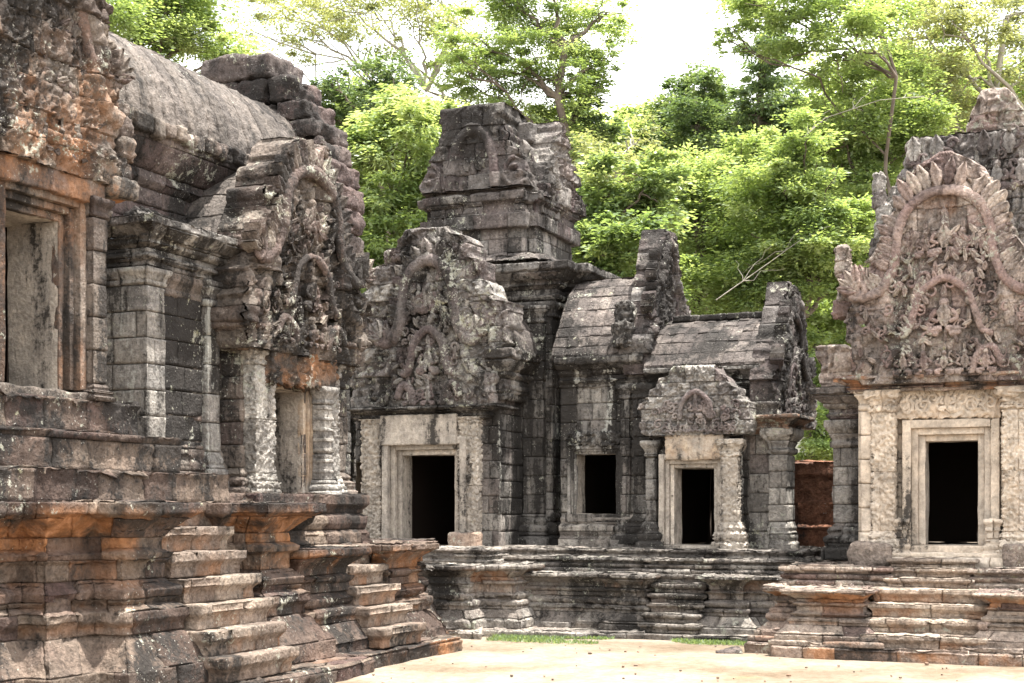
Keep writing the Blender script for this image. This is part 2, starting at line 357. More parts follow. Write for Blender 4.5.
# ------------------------------------------------------------------ ornament standing out of the plates
def gridf(mb, f, S, Z, O, cs, cz, org=0.0, tn=None, amp=.6):
    P = np.empty(S.shape + (3,)); P[..., 2] = Z
    if f.k == '-Y': P[..., 0] = S; P[..., 1] = f.p - O
    else: P[..., 1] = S; P[..., 0] = f.p + O
    N = np.cross(np.gradient(P, axis=1), np.gradient(P, axis=0)); N /= np.maximum(np.linalg.norm(N, axis=2, keepdims=True), 1e-9)
    nf = np.array((0, -1, 0) if f.k == '-Y' else (1, 0, 0), float)
    if (N @ nf).mean() < 0: P = P[:, ::-1]; N = -N[:, ::-1]
    mb.grid(P, N, 0.0, np.array([rng.random() if tn is None else tn, org, rng.random()]), amp)
def tubeblob(mb, f, pts, r, out, taper=1.0, org=0.0, scales=0.0):
    p = np.array(pts, float); seg = np.hypot(*np.diff(p, axis=0).T); L = np.concatenate([[0], np.cumsum(seg)]); n = max(6, int(L[-1] / .035)); q = np.linspace(0, L[-1], n)
    p = np.stack([np.interp(q, L, p[:, 0]), np.interp(q, L, p[:, 1])], -1); t = np.gradient(p, axis=0); t /= np.maximum(np.hypot(*t.T)[:, None], 1e-9); nn = np.stack([-t[:, 1], t[:, 0]], -1)
    th = np.linspace(-1.9, 1.9, 11); rr = (r * np.linspace(1, taper, n) * (1 + scales * np.abs(np.sin(q / r * 2.2))))[:, None]; rr[0] *= .75; rr[-1] *= .75
    gridf(mb, f, p[:, :1] + nn[:, :1] * rr * np.sin(th), p[:, 1:] + nn[:, 1:] * rr * np.sin(th), out + .8 * rr * np.cos(th), 0, 0, org, 1.0)
def leafblob(mb, f, s, z, ang, L, W, out, th, org=0.0, curl=0.0):
    a, b = np.meshgrid(np.linspace(0, 1, 11), np.linspace(-1, 1, 9), indexing='ij')
    w_ = W * .5 * (np.sin(np.pi * np.clip(a, .05, .99) ** .85) ** .6) * (1 + .12 * np.cos(a * 19)); x = a * L; y = b * w_ + curl * L * a ** 2
    O = out + th * (np.sqrt(np.clip(1 - b ** 2, 0, 1)) * (.55 + .45 * a) - .3 * np.exp(-(b / .16) ** 2)) - (np.abs(b) > .99) * .14
    gridf(mb, f, s + np.cos(ang) * x - np.sin(ang) * y, z + np.sin(ang) * x + np.cos(ang) * y, O, 0, 0, org)
def ellip(mb, f, s, z, rs, rz, ro, out, org=0.0):
    th, ph = np.meshgrid(np.linspace(0, 2 * np.pi, 15), np.linspace(0, 1.75, 7), indexing='xy')
    gridf(mb, f, s + rs * np.sin(ph) * np.cos(th), z + rz * np.sin(ph) * np.sin(th), out + ro * np.cos(ph), 0, 0, org)
def figure(mb, f, s, z, h, out):
    """a small worn seated relief figure with a tiered crown"""
    ellip(mb, f, s, z + h * .74, h * .11, h * .13, h * .15, out); leafblob(mb, f, s, z + h * .8, math.pi / 2, h * .34, h * .17, out, h * .12)
    leafblob(mb, f, s, z + h * .2, math.pi / 2, h * .52, h * .4, out, h * .16)
    for sx in (-1, 1):
        tubeblob(mb, f, [(s + sx * h * .04, z + h * .15), (s + sx * h * .36, z + h * .1), (s + sx * h * .12, z + h * .02)], h * .09, out + h * .04)
        tubeblob(mb, f, [(s + sx * h * .17, z + h * .58), (s + sx * h * .3, z + h * .38), (s + sx * h * .12, z + h * .3)], h * .06, out + h * .05)
def curl(mb, f, s, z, R0, r, out, hand=1, a0=0.0, turns=1.3):
    t = np.linspace(0, 1, 22); R_ = R0 * (1 - .82 * t); th = a0 + hand * t * turns * 2 * np.pi; tubeblob(mb, f, np.stack([s + R_ * np.cos(th), z + R_ * np.sin(th)], -1), r, out, .7)
def ornament(mb, f, cx, z0, hw, ht, arch, out, leaf=.36, step=.2, r=.11, seed=0, figs=3, curls=26, org=0.0, inner=True, drop=.08):
    """naga arch, upright flame leaves outside it, a smaller arch and figures inside, scrolls between; arch: half profile [(x,y)] from the foot to the crown"""
    R_ = np.random.default_rng(seed); half = [(cx + x * hw, z0 + y * ht) for x, y in arch]; full = smooth(half + [(2 * cx - x, z) for x, z in half[-2::-1]], 5)
    P_ = np.array(full); k_ = np.linspace(0, len(P_) - 1, 9).astype(int)
    for i_, j_ in zip(k_[:-1], k_[1:]): tubeblob(mb, f, P_[max(0, i_ - 1):j_ + 2], r * R_.uniform(.92, 1.1), out + R_.uniform(0, .035), 1.0, org, .1)
    p = np.array(full); L = np.concatenate([[0], np.cumsum(np.hypot(*np.diff(p, axis=0).T))]); q = np.arange(step * .5, L[-1], step)
    for i, u in enumerate(q):
        if R_.random() < drop: continue
        s, z = np.interp(u, L, p[:, 0]), np.interp(u, L, p[:, 1]); s2, z2 = np.interp(u + .03, L, p[:, 0]), np.interp(u + .03, L, p[:, 1]); t = math.atan2(z2 - z, s2 - s)
        an = t + math.pi / 2; up = math.pi / 2; d = (an - up + math.pi) % (2 * math.pi) - math.pi; an = up + d * .62
        k = 1 + .35 * max(0, math.cos(d)) ** 2
        leafblob(mb, f, s + math.cos(an) * r * .5, z + math.sin(an) * r * .5, an, leaf * k * R_.uniform(.75, 1.15), step * 1.55, out, .11, org * .3, -.12 * np.sign(s - cx))
    for sx in (-1, 1):
        fx_, fz_ = (half[0] if sx < 0 else (2 * cx - half[0][0], half[0][1]))
        for j, an in enumerate((.15, .6, 1.05, 1.5)):
            aa = an if sx > 0 else math.pi - an; leafblob(mb, f, fx_ - sx * .05, fz_, aa, leaf * (1.0 + .12 * j), .2, out + .05, .14)
        curl(mb, f, fx_ - sx * .02, fz_, .17, .06, out + .06, sx, 1.2)
    if inner:
        ia = smooth([(cx + x * hw, z0 + y * ht) for x, y in ((-.52, .2), (-.4, .22), (-.33, .3), (-.24, .4), (0, .46), (.24, .4), (.33, .3), (.4, .22), (.52, .2))], 5); tubeblob(mb, f, ia, r * .72, out + .03)
        p = np.array(ia); L = np.concatenate([[0], np.cumsum(np.hypot(*np.diff(p, axis=0).T))])
        for u in np.arange(.06, L[-1], step * .62):
            s, z = np.interp(u, L, p[:, 0]), np.interp(u, L, p[:, 1]); leafblob(mb, f, s, z, math.pi / 2 + .9 * np.clip((cx - s) / (.5 * hw), -1, 1), leaf * .5, step * .7, out, .08)
        figure(mb, f, cx, z0 + .2 * ht, .2 * ht, out)
        for sx in (-1, 1): tubeblob(mb, f, smooth([(cx + sx * hw * .3, z0 + .02 * ht), (cx + sx * hw * .34, z0 + .1 * ht), (cx + sx * hw * .5, z0 + .14 * ht), (cx + sx * hw * .62, z0 + .06 * ht)], 4), r * .75, out + .02)
    for i in range(figs): figure(mb, f, cx + (i - (figs - 1) / 2) * 1.1 * hw / max(1, figs), z0 + .02 * ht, .13 * ht, out + .02)
    for i in range(3): figure(mb, f, cx + (i - 1) * .2 * hw, z0 + .56 * ht, (.2 if i == 1 else .15) * ht, out - .02)
    arr = np.array(half)
    for i in range(curls * 2):
        z = z0 + R_.uniform(.03, .7) * ht; lim = np.interp(z, np.array(half)[:, 1], cx - np.array(half)[:, 0]); s = cx + R_.uniform(-lim, lim); leafblob(mb, f, s, z, R_.uniform(.3, 2.8), R_.uniform(.14, .26), R_.uniform(.07, .13), out, .08)
    for i in range(curls):
        z = z0 + R_.uniform(.05, .62) * ht; lim = np.interp(z, arr[:, 1], cx - arr[:, 0]) - .1; s = cx + R_.uniform(-lim, lim)
        curl(mb, f, s, z, R_.uniform(.06, .13), R_.uniform(.022, .036), out + .01, R_.choice((-1, 1)), R_.uniform(0, 6), R_.uniform(.8, 1.5))

# ------------------------------------------------------------------ materials
def N_(nt, typ, **k):
    n = nt.nodes.new(typ)
    for a, b in k.items():
        if a in n.inputs: n.inputs[a].default_value = b
        else: setattr(n, a, b)
    return n
def ramp(nt, src, stops, interp='LINEAR'):
    r = nt.nodes.new("ShaderNodeValToRGB"); r.color_ramp.interpolation = interp; e = r.color_ramp.elements
    while len(e) > 1: e.remove(e[-1])
    for i, (p, c) in enumerate(stops):
        x = e[0] if i == 0 else e.new(p)
        x.position = p; x.color = c if len(c) == 4 else (*c, 1)
    nt.links.new(src, r.inputs[0]); return r.outputs[0]
def mix(nt, fac, a, b, mode='MIX'):
    m = nt.nodes.new("ShaderNodeMixRGB"); m.blend_type = mode
    for s, v in ((0, fac), (1, a), (2, b)):
        if isinstance(v, bpy.types.NodeSocket): nt.links.new(v, m.inputs[s])
        else: m.inputs[s].default_value = v if s == 0 else (v if len(v) == 4 else (*v, 1))
    return m.outputs[0]
def maths(nt, op, a, b=None, c=None):
    m = nt.nodes.new("ShaderNodeMath"); m.operation = op
    for i, v in enumerate((a, b, c)):
        if v is None: continue
        if isinstance(v, bpy.types.NodeSocket): nt.links.new(v, m.inputs[i])
        else: m.inputs[i].default_value = v
    return m.outputs[0]
def noise(nt, pos, scale, detail=5, stretch=None, rough=.6, off=0):
    if stretch or off:
        mp = nt.nodes.new("ShaderNodeMapping"); mp.inputs['Scale'].default_value = stretch or (1, 1, 1); mp.inputs['Location'].default_value = (off, off * .7, off * 1.3)
        nt.links.new(pos, mp.inputs[0]); pos = mp.outputs[0]
    n = N_(nt, "ShaderNodeTexNoise", Scale=scale, Detail=detail, Roughness=rough); nt.links.new(pos, n.inputs['Vector']); return n.outputs['Fac']
def stone(name, cols, dark=.5, streak=.5, white=.5, orange=(.36, .165, .07), orange_amt=1.0, pits=1.0, green=.0, wstreak=0.0, sat=.68, gain=1.06, con=1.0):
    lum = lambda c: c[0] * .3 + c[1] * .59 + c[2] * .11
    cols = [tuple(gain * (lum(c) + (x - lum(c)) * sat) for x in c) for c in cols]
    m = bpy.data.materials.new(name); m.use_nodes = True; nt = m.node_tree; b = nt.nodes['Principled BSDF']
    geo = nt.nodes.new("ShaderNodeNewGeometry"); pos = geo.outputs['Position']
    at = nt.nodes.new("ShaderNodeAttribute"); at.attribute_name = "st"
    sep = nt.nodes.new("ShaderNodeSeparateColor"); nt.links.new(at.outputs['Color'], sep.inputs[0]); blk, org, r2 = sep.outputs
    n1 = noise(nt, pos, .55, 4); n2 = noise(nt, pos, 3.1, 6, off=3); n3 = noise(nt, pos, 17, 6, off=9, rough=.7)
    t = maths(nt, 'ADD', maths(nt, 'MULTIPLY', blk, .62), maths(nt, 'MULTIPLY', maths(nt, 'SUBTRACT', n1, .3), .55))
    base = ramp(nt, t, [(i / (len(cols) - 1) * .9 + .05, c) for i, c in enumerate(cols)])
    base = mix(nt, .75, base, ramp(nt, n2, [(.3, (.55, .55, .55)), (.7, (1.25, 1.22, 1.18))]), 'MULTIPLY')
    base = mix(nt, .75 * con, base, ramp(nt, n3, [(.3, (.35, .35, .35)), (.66, (1.3, 1.3, 1.3))]), 'MULTIPLY')
    n4 = noise(nt, pos, 7.5, 6, off=71, rough=.75); base = mix(nt, .75 * con, base, ramp(nt, n4, [(.36, (.42, .41, .4)), (.5, (.95, .95, .95)), (.62, (1.35, 1.33, 1.3))]), 'MULTIPLY')
    base = mix(nt, con, base, ramp(nt, r2, [(0, (.68, .68, .69)), (1, (1.25, 1.24, 1.22))]), 'MULTIPLY')
    # orange iron stain; on undersides and risers also painted-in ground bounce
    of = maths(nt, 'MULTIPLY', org, ramp(nt, noise(nt, pos, 1.4, 5, (1, 1, .8), off=21), [(.42, (0, 0, 0)), (.56, (1, 1, 1))]))
    oc = ramp(nt, noise(nt, pos, 5, 6, off=31), [(.3, tuple(c * .45 for c in orange)), (.5, orange), (.7, tuple(min(.7, c * 1.5 + .05) for c in orange))])
    base = mix(nt, maths(nt, 'MULTIPLY', of, orange_amt), base, oc)
    # black algae: runs down the wall in streaks and lies in blotches
    s1 = noise(nt, pos, 1.7, 6, (1, 1, .13), off=5, rough=.65); s2 = noise(nt, pos, .6, 6, (1, 1, .55), off=13, rough=.68)
    k = maths(nt, 'ADD', maths(nt, 'MULTIPLY', s1, streak), maths(nt, 'MULTIPLY', s2, 1 - streak))
    k = maths(nt, 'ADD', k, maths(nt, 'ADD', maths(nt, 'MULTIPLY', maths(nt, 'SUBTRACT', n3, .5), .22), maths(nt, 'MULTIPLY', maths(nt, 'SUBTRACT', n4, .5), .3))); k = maths(nt, 'ADD', k, maths(nt, 'MULTIPLY', maths(nt, 'SUBTRACT', r2, .5), .06))
    th = .64 - .3 * dark
    df = ramp(nt, k, [(th - .02, (0, 0, 0)), (th + .055, (.95, .95, .95))])
    df = maths(nt, 'MULTIPLY', df, maths(nt, 'SUBTRACT', 1.0, maths(nt, 'MULTIPLY', of, .65)))
    base = mix(nt, df, base, mix(nt, n2, (.012, .011, .010), (.045, .040, .036)))
    # pale crustose lichen
    l1 = noise(nt, pos, 7, 7, off=41, rough=.72); l2 = noise(nt, pos, 1.1, 4, off=47)
    lf = maths(nt, 'ADD', maths(nt, 'ADD', l1, maths(nt, 'MULTIPLY', maths(nt, 'SUBTRACT', n3, .5), .3)), maths(nt, 'MULTIPLY', maths(nt, 'SUBTRACT', l2, .5), .7))
    tl = .76 - .2 * white
    lf = ramp(nt, lf, [(tl, (0, 0, 0)), (tl + .05, (.8, .8, .8))])
    lc = ramp(nt, n2, [(.35, (.30, .31, .24)), (.55, (.47, .46, .38)), (.7, (.36, .34, .2))])
    if white > 0: base = mix(nt, lf, base, lc)
    if white > 0:     # small white spots
        l5 = noise(nt, pos, 26, 4, off=83, rough=.6); sp = maths(nt, 'ADD', l5, maths(nt, 'MULTIPLY', maths(nt, 'SUBTRACT', l2, .5), .35)); base = mix(nt, ramp(nt, sp, [(.72 - .1 * white, (0, 0, 0)), (.76 - .1 * white, (.75, .75, .75))]), base, (.5, .48, .42))
    if wstreak:
        ws = maths(nt, 'ADD', noise(nt, pos, 2.6, 6, (1, 1, .1), off=91, rough=.6), maths(nt, 'MULTIPLY', maths(nt, 'SUBTRACT', n4, .5), .35)); base = mix(nt, ramp(nt, ws, [(.68 - .1 * wstreak, (0, 0, 0)), (.72 - .1 * wstreak, (.8, .8, .8))]), base, (.46, .45, .4))
    if green: 
        g = ramp(nt, noise(nt, pos, 1.3, 6, off=61), [(.62 - .15 * green, (0, 0, 0)), (.75, (.7, .7, .7))]); base = mix(nt, g, base, (.07, .09, .035))
    nt.links.new(base, b.inputs['Base Color']); b.inputs['Roughness'].default_value = .93; b.inputs['Specular IOR Level'].default_value = .2
    vo = N_(nt, "ShaderNodeTexVoronoi", Scale=22.0); nt.links.new(pos, vo.inputs['Vector'])
    hh = maths(nt, 'ADD', maths(nt, 'MULTIPLY', n3, .9), maths(nt, 'MULTIPLY', noise(nt, pos, 55, 4, off=2), .35))
    hh = maths(nt, 'ADD', hh, maths(nt, 'MULTIPLY', vo.outputs['Distance'], .5)); hh = maths(nt, 'ADD', hh, maths(nt, 'MULTIPLY', n4, 2.2))
    bp = N_(nt, "ShaderNodeBump", Strength=.85 * pits * con, Distance=.045); nt.links.new(hh, bp.inputs['Height']); nt.links.new(bp.outputs[0], b.inputs['Normal'])
    return m
ST_L = stone("weathered_brown_sandstone", [(.12, .085, .07), (.24, .19, .155), (.33, .275, .22), (.2, .14, .12), (.38, .325, .26)], .54, .5, .6, sat=.8, gain=.95)
ST_LP = stone("iron_stained_bounce_tinted_plinth_sandstone", [(.10, .068, .056), (.2, .145, .118), (.27, .215, .17), (.14, .092, .082), (.32, .26, .205)], .5, .25, .5, orange_amt=.9, sat=1.0, gain=.86)
ST_ST = stone("worn_step_sandstone", [(.22, .165, .13), (.31, .245, .195), (.37, .31, .25)], .3, .2, .4, orange_amt=.9, sat=.9)
ST_SR = stone("pale_worn_step_sandstone", [(.3, .235, .185), (.4, .325, .26), (.46, .39, .32)], .16, .2, .35, orange_amt=.7, sat=.95)
ST_LR = stone("purple_brown_roof_sandstone", [(.10, .065, .06), (.15, .10, .09), (.2, .155, .135), (.12, .08, .074)], .4, .2, .5)
ST_V = stone("grey_vault_sandstone", [(.15, .128, .11), (.2, .17, .148), (.25, .215, .185)], .36, .5, .4, sat=.8)
ST_C = stone("black_streaked_grey_sandstone", [(.22, .195, .165), (.33, .30, .265), (.4, .37, .325), (.25, .2, .175), (.44, .415, .36)], .62, .6, .55, wstreak=.3)
ST_CL = stone("light_grey_sandstone", [(.26, .235, .2), (.37, .335, .29), (.43, .4, .35), (.29, .25, .215)], .36, .65, .5, wstreak=.25)
ST_CE = stone("eroded_pediment_sandstone", [(.15, .11, .105), (.3, .27, .24), (.4, .37, .33), (.19, .135, .125), (.46, .43, .38)], .36, .4, .75, wstreak=.2)
ST_CD = stone("blackened_sandstone", [(.17, .15, .13), (.28, .255, .225), (.34, .315, .275), (.2, .155, .14)], .66, .75, .55, wstreak=.75, gain=1.15)
ST_PB = stone("black_recess_sandstone", [(.12, .1, .09), (.2, .17, .15), (.26, .23, .2)], 1.0, .5, .6, wstreak=.9)
ST_CP = stone("mossy_plinth_sandstone", [(.19, .155, .13), (.29, .25, .21), (.36, .32, .27), (.23, .17, .145)], .38, .2, .6, orange_amt=.7, gain=1.15)
ST_CT = stone("dark_tower_sandstone", [(.10, .07, .067), (.17, .135, .12), (.27, .245, .22), (.12, .08, .077), (.33, .305, .27)], .58, .3, .6)
ST_CR = stone("pinkish_roof_sandstone", [(.15, .12, .105), (.21, .17, .148), (.26, .215, .185), (.17, .122, .108)], .44, .5, .45, gain=.88)
ST_F = stone("pale_dressed_sandstone", [(.38, .335, .28), (.46, .405, .34), (.52, .465, .39)], .26, .7, .25, orange=(.5, .3, .15), sat=.85, con=.65)
ST_G = stone("pink_carved_sandstone", [(.2, .14, .125), (.32, .255, .215), (.4, .33, .275), (.25, .165, .145), (.46, .385, .32)], .26, .4, .8, sat=.8, gain=1.22)
ST_GP = stone("orange_plinth_sandstone", [(.2, .135, .115), (.29, .225, .185), (.36, .295, .24), (.22, .148, .13)], .3, .2, .55, orange_amt=.85, sat=.9)
ST_GW = stone("cream_dressed_sandstone", [(.48, .40, .315), (.56, .48, .39), (.62, .54, .45)], .12, .6, .2, orange=(.55, .33, .17), sat=.95, con=.5)
ST_IN = bpy.data.materials.new("shade_painted_inner_stone"); ST_IN.use_nodes = True  # doorway shade put into the colour: near-black instead of the walls' stone tone
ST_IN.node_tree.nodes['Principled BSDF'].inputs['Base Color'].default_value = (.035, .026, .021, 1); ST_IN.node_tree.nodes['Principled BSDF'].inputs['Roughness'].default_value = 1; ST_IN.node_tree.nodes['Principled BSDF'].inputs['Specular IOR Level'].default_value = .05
ST_LAT = stone("red_laterite", [(.22, .095, .055), (.3, .135, .075), (.24, .14, .105), (.34, .155, .08)], .22, .2, .4, pits=1.4, sat=.9)

# ------------------------------------------------------------------ ground
def ground():
    m = bpy.data.materials.new("pale_sandy_earth"); m.use_nodes = True; nt = m.node_tree; b = nt.nodes['Principled BSDF']
    geo = nt.nodes.new("ShaderNodeNewGeometry"); pos = geo.outputs['Position']
    c = ramp(nt, noise(nt, pos, .35, 6), [(.36, (.15, .118, .085)), (.5, (.215, .176, .134)), (.64, (.26, .222, .178))])
    c = mix(nt, .6, c, ramp(nt, noise(nt, pos, 9, 6, off=4), [(.3, (.6, .58, .55)), (.6, (1.1, 1.1, 1.1))]), 'MULTIPLY')
    c = mix(nt, .55, c, ramp(nt, noise(nt, pos, 1.1, 6, (1, .6, 1), off=24, rough=.68), [(.38, (.68, .6, .5)), (.55, (1.08, 1.06, 1.04))]), 'MULTIPLY')
    gf = ramp(nt, noise(nt, pos, .5, 5, off=14), [(.6, (0, 0, 0)), (.72, (.35, .35, .35))]); c = mix(nt, gf, c, (.16, .17, .06))
    nt.links.new(c, b.inputs['Base Color']); b.inputs['Roughness'].default_value = .95; b.inputs['Specular IOR Level'].default_value = .1
    bp = N_(nt, "ShaderNodeBump", Strength=.6, Distance=.06); nt.links.new(maths(nt, 'ADD', noise(nt, pos, 14, 8), maths(nt, 'MULTIPLY', noise(nt, pos, 3.0, 5, off=8), 1.6)), bp.inputs['Height']); nt.links.new(bp.outputs[0], b.inputs['Normal'])
    xs = np.unique(np.concatenate([np.linspace(-400, 400, 21), np.linspace(-20, 8, 113)])); ys = np.unique(np.concatenate([np.linspace(-200, 600, 21), np.linspace(8, 30, 89)]))
    X, Y = np.meshgrid(xs, ys); Z = .025 * fbm(np.stack([X * .5, Y * .5, X * 0], -1), 3, 2) - .012
    P = np.stack([X, Y, Z], -1); mb = MB(); mb.grid(P, np.broadcast_to((0, 0, 1.), P.shape), 0.0, np.array([.5, 0, .5])); o = mb.build("ground", m, None, amp=0); o['kind'] = 'structure'
ground()
# ------------------------------------------------------------------ shared building pieces
def plinth_prof(z0, z1, s=1.0, inner=1.2):
    P = [(.62, 0, 0), (.62, .085, .3), (.5, .09, .1), (.5, .2, 0), (.44, .235, 0), (.24, .36, 0), (.22, .40, .4), (.27, .43, 0), (.27, .475, 0), (.12, .5, .3), (.18, .53, .1), (.2, .57, .1), (.1, .6, .3), (.07, .62, .4), (.07, .70, .4),
         (.13, .72, .3), (.15, .75, .2), (.05, .77, 1), (.05, .83, 1), (.12, .865, 1), (.28, .925, 1), (.38, .945, .7), (.38, 1, 0), (-inner, 1.001, 0)]  # third value: orange on undercuts, iron stain mixed with painted warm bounce
    h = z1 - z0
    return [(o * s, z0 + z * h) for o, z, g in P], [g for o, z, g in P]
def low_prof(z0, z1, s=1.0, inner=1.0):
    h = z1 - z0; P = [(.1, 0), (.1, .22), (.03, .3), (.07, .42), (.07, .55), (.0, .62), (.0, .7), (.09, .8), (.09, 1), (-inner, 1.003)]
    return [(o * s, z0 + z * h) for o, z in P]
def cornice_prof(z0, z1, s=.3, back=.5):
    h = z1 - z0; P = [(0, 0), (.12, .06), (.1, .14), (.3, .2), (.3, .27), (.15, .31), (.15, .42), (.4, .5), (.4, .57), (.55, .62), (.9, .78), (1, .82), (1, 1)]
    return [(o * s, z0 + z * h) for o, z in P] + [(-back, z1 + .02)]
def vault_prof(ze, zr, run, over=.2, n=10, lin=False):
    if lin: return [(over, ze), (over, ze + .1)] + [(over - (over + run) * t, ze + .1 + (zr - ze - .1) * (t + .16 * math.sin(math.pi * t))) for t in np.linspace(.06, 1, n)]
    out = [(over, ze), (over, ze + .12)]
    for t in np.linspace(.08, 1, n): a = t * math.pi / 2; out.append((over - (over + run) * (1 - math.cos(a)) ** .9, ze + .12 + (zr - ze - .12) * math.sin(a) ** .95))
    return out
def stairs(root, mat, f, u0, u1, o_first, o_last, z0, z1, n, o_back, org=.8, wig=.03):
    st = MB(); base = None
    rise = (z1 - z0) / n; run = (o_first - o_last) / max(1, n - 1)
    core = MB(); bx(core, f, u0 + .05, u1 - .05, o_back, o_last - .05, z0, z1 - rise - .02, r=.02, ds=.2)
    flight = core.build("staircase", mat, root, amp=0)
    for i in range(n):
        s = MB(); o1 = o_first - run * i; za, zb = z0 + rise * i, z0 + rise * (i + 1)
        a = u0 + rng.uniform(-wig, wig); b = u1 + rng.uniform(-wig, wig)
        ob = o1 - run - .25
        sweep(s, [f.pt(a, ob), f.pt(a, o1), f.pt(b, o1), f.pt(b, ob)], [(-.04, za), (-.04, za + rise * .4), (-.01, za + rise * .55), (.03, za + rise * .68), (.03, zb), (-run - .22, zb + .004)],
              org=[org, org, org * .8, org * .3, 0, 0], h=rise * 1.4, bl=(.5, 1.1), du=.04, dv=.035, jit=.012)
        s.build("step", mat, flight, amp=.014, chip=.09, seed=i + int(z0 * 10))
    return flight
def part(name, mat, root, fn, **k):
    mb = MB(); fn(mb); return mb.build(name, mat, root, **k)

ARCH = [(-.97, .42), (-.86, .39), (-.72, .41), (-.6, .47), (-.52, .57), (-.49, .69), (-.38, .79), (-.18, .85), (0, .865)]
# ------------------------------------------------------------------ the left hall
Xh = Face('+X', 0)
def left_hall():
    root = thing("temple_hall", "large brown sandstone temple hall with long grey vault and high terrace, nearest on left", "temple building", (-12.5, 15, 0))
    pr, og = plinth_prof(0, 2.4, 1.05, 1.6)
    kw = dict(org=og, du=.035, dv=.03, h=.3, bl=(.45, 1.0), jit=.025, groove=.05)
    part("plinth", ST_LP, root, lambda mb: sweep(mb, [(-11.95, 8.5), (-11.95, 12.2), (-11.55, 12.2), (-11.55, 12.95), (-11.2, 12.95), (-11.2, 13.75), (-10.78, 13.75), (-10.78, 14.42), (-12.6, 14.42)], pr, **kw), amp=.02, chip=.16, seed=1)
    part("plinth", ST_LP, root, lambda mb: sweep(mb, [(-12.6, 16.42), (-11.3, 16.42), (-11.3, 16.78), (-10.85, 16.78), (-10.85, 17.4), (-11.5, 17.4), (-11.5, 19.0)], pr, **kw), amp=.02, chip=.16, seed=2)
    f = Face('+X', 0)
    part("plinth", ST_LP, root, lambda mb: sweep(mb, [(-14, 10.5), (-9.95, 13.9), (-9.75, 17.2), (-9.95, 18.35), (-12, 18.4)], [(0, -.1), (.02, .16), (-.02, .2), (-3, .205)], h=.3, bl=(.6, 1.3), jit=.02), amp=.025, chip=.12, seed=3)
    stairs(root, ST_ST, f, 14.72, 16.32, -9.98, -11.2, .2, 2.4, 7, -13.2, org=.5)
    # second, lower terrace with its stair
    pr2, og2 = plinth_prof(0, 1.74, .8, 1.6); kw2 = dict(kw, org=og2)
    part("plinth", ST_LP, root, lambda mb: sweep(mb, [(-11.6, 17.2), (-11.35, 17.2), (-11.35, 17.9), (-10.95, 17.9), (-10.95, 19.25), (-12.4, 19.25)], pr2, **kw2), amp=.018, chip=.14, seed=4)
    part("plinth", ST_LP, root, lambda mb: sweep(mb, [(-12.4, 20.7), (-11.0, 20.7), (-11.0, 21.75), (-11.5, 21.75), (-11.5, 22.6), (-12.0, 22.6), (-12.0, 24.0)], pr2, **kw2), amp=.018, chip=.14, seed=5)
    part("plinth", ST_LP, root, lambda mb: sweep(mb, [(-12, 17.3), (-10.15, 18.4), (-10.1, 21.6), (-11, 22.4), (-12.5, 22.6)], [(0, -.1), (.02, .17), (-.02, .2), (-2, .205)], h=.3, bl=(.6, 1.3), jit=.02, org=[.9, .9, 0, 0]), amp=.025, chip=.12, seed=6)
    stairs(root, ST_ST, f, 19.3, 20.66, -10.3, -11.2, .2, 1.74, 5, -13, org=.5)
    # stepped tiers above the terrace
    for i, (X, y1, za, zb) in enumerate(((-11.35, 16.7, 2.4, 2.78), (-11.6, 15.9, 2.78, 3.25), (-11.85, 15.35, 3.25, 3.66))):
        part("platform_tier", ST_LP, root, lambda mb: sweep(mb, [(X, 8.5), (X, y1), (-14, y1)], [(.05, za), (.05, za + (zb - za) * .8), (.08, zb), (-.9, zb + .005)], h=.4, bl=(.5, 1.3), jit=.03, du=.045), amp=.02, chip=.13, seed=7 + i)
    part("platform_tier", ST_LP, root, lambda mb: sweep(mb, [(-14.5, 16.2), (-12.15, 16.2), (-12.0, 18.1), (-11.75, 18.1), (-11.75, 21.3), (-12.3, 21.4), (-12.5, 22.5), (-14, 22.6)], low_prof(1.74, 2.55, 1.0, 1.2), h=.3), amp=.018, chip=.1, seed=11)
    # nearest porch: door, jamb columns, pediment
    f1 = Face('+X', -12.1)
    part("wall", ST_L, root, lambda mb: wall(mb, f1, 9.5, 14.72, 3.6, 6.2, (13.28, 14.22, 3.72, 5.85), h=.36), amp=.014, seed=12)
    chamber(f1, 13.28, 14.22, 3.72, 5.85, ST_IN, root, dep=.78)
    fr = part("door_frame", ST_L, root, lambda mb: frame(mb, f1, 13.28, 14.22, 3.78, 5.85, w=.3, o=.2, inner=.09, org=.35), amp=.008, chip=.03, seed=13)
    part("sill", ST_L, fr, lambda mb: bx(mb, f1, 12.9, 14.6, -.3, .26, 3.56, 3.76, r=.03), amp=.014, seed=14)
    part("pilaster", ST_L, root, lambda mb: pil(mb, f1, 14.52, 14.78, 3.66, 6.2, .3, .3, .5, .6, .6), amp=.012, seed=15)
    part("pilaster", ST_L, root, lambda mb: pil(mb, Face('+X', -12.5), 14.8, 15.2, 3.3, 6.2, .25, .4, 1, 1, 1), amp=.012, seed=16)
    part("lintel", ST_L, root, lambda mb: bx(mb, f1, 12.7, 14.75, -.1, .3, 6.1, 6.4, r=.04, org=.6), amp=.02, chip=.1, seed=17)
    org1 = lambda S, Z: np.clip(1.4 - np.abs(Z - 6.9) / .9, 0, 1) * .5
    rows = [(6.38, 12.0, 15.0), (6.55, 11.9, 15.05), (6.8, 12.1, 14.85), (7.3, 12.2, 14.9), (7.9, 12.3, 14.85), (8.6, 12.7, 14.7), (9.2, 13.0, 14.3), (9.8, 13.4, 13.9)]
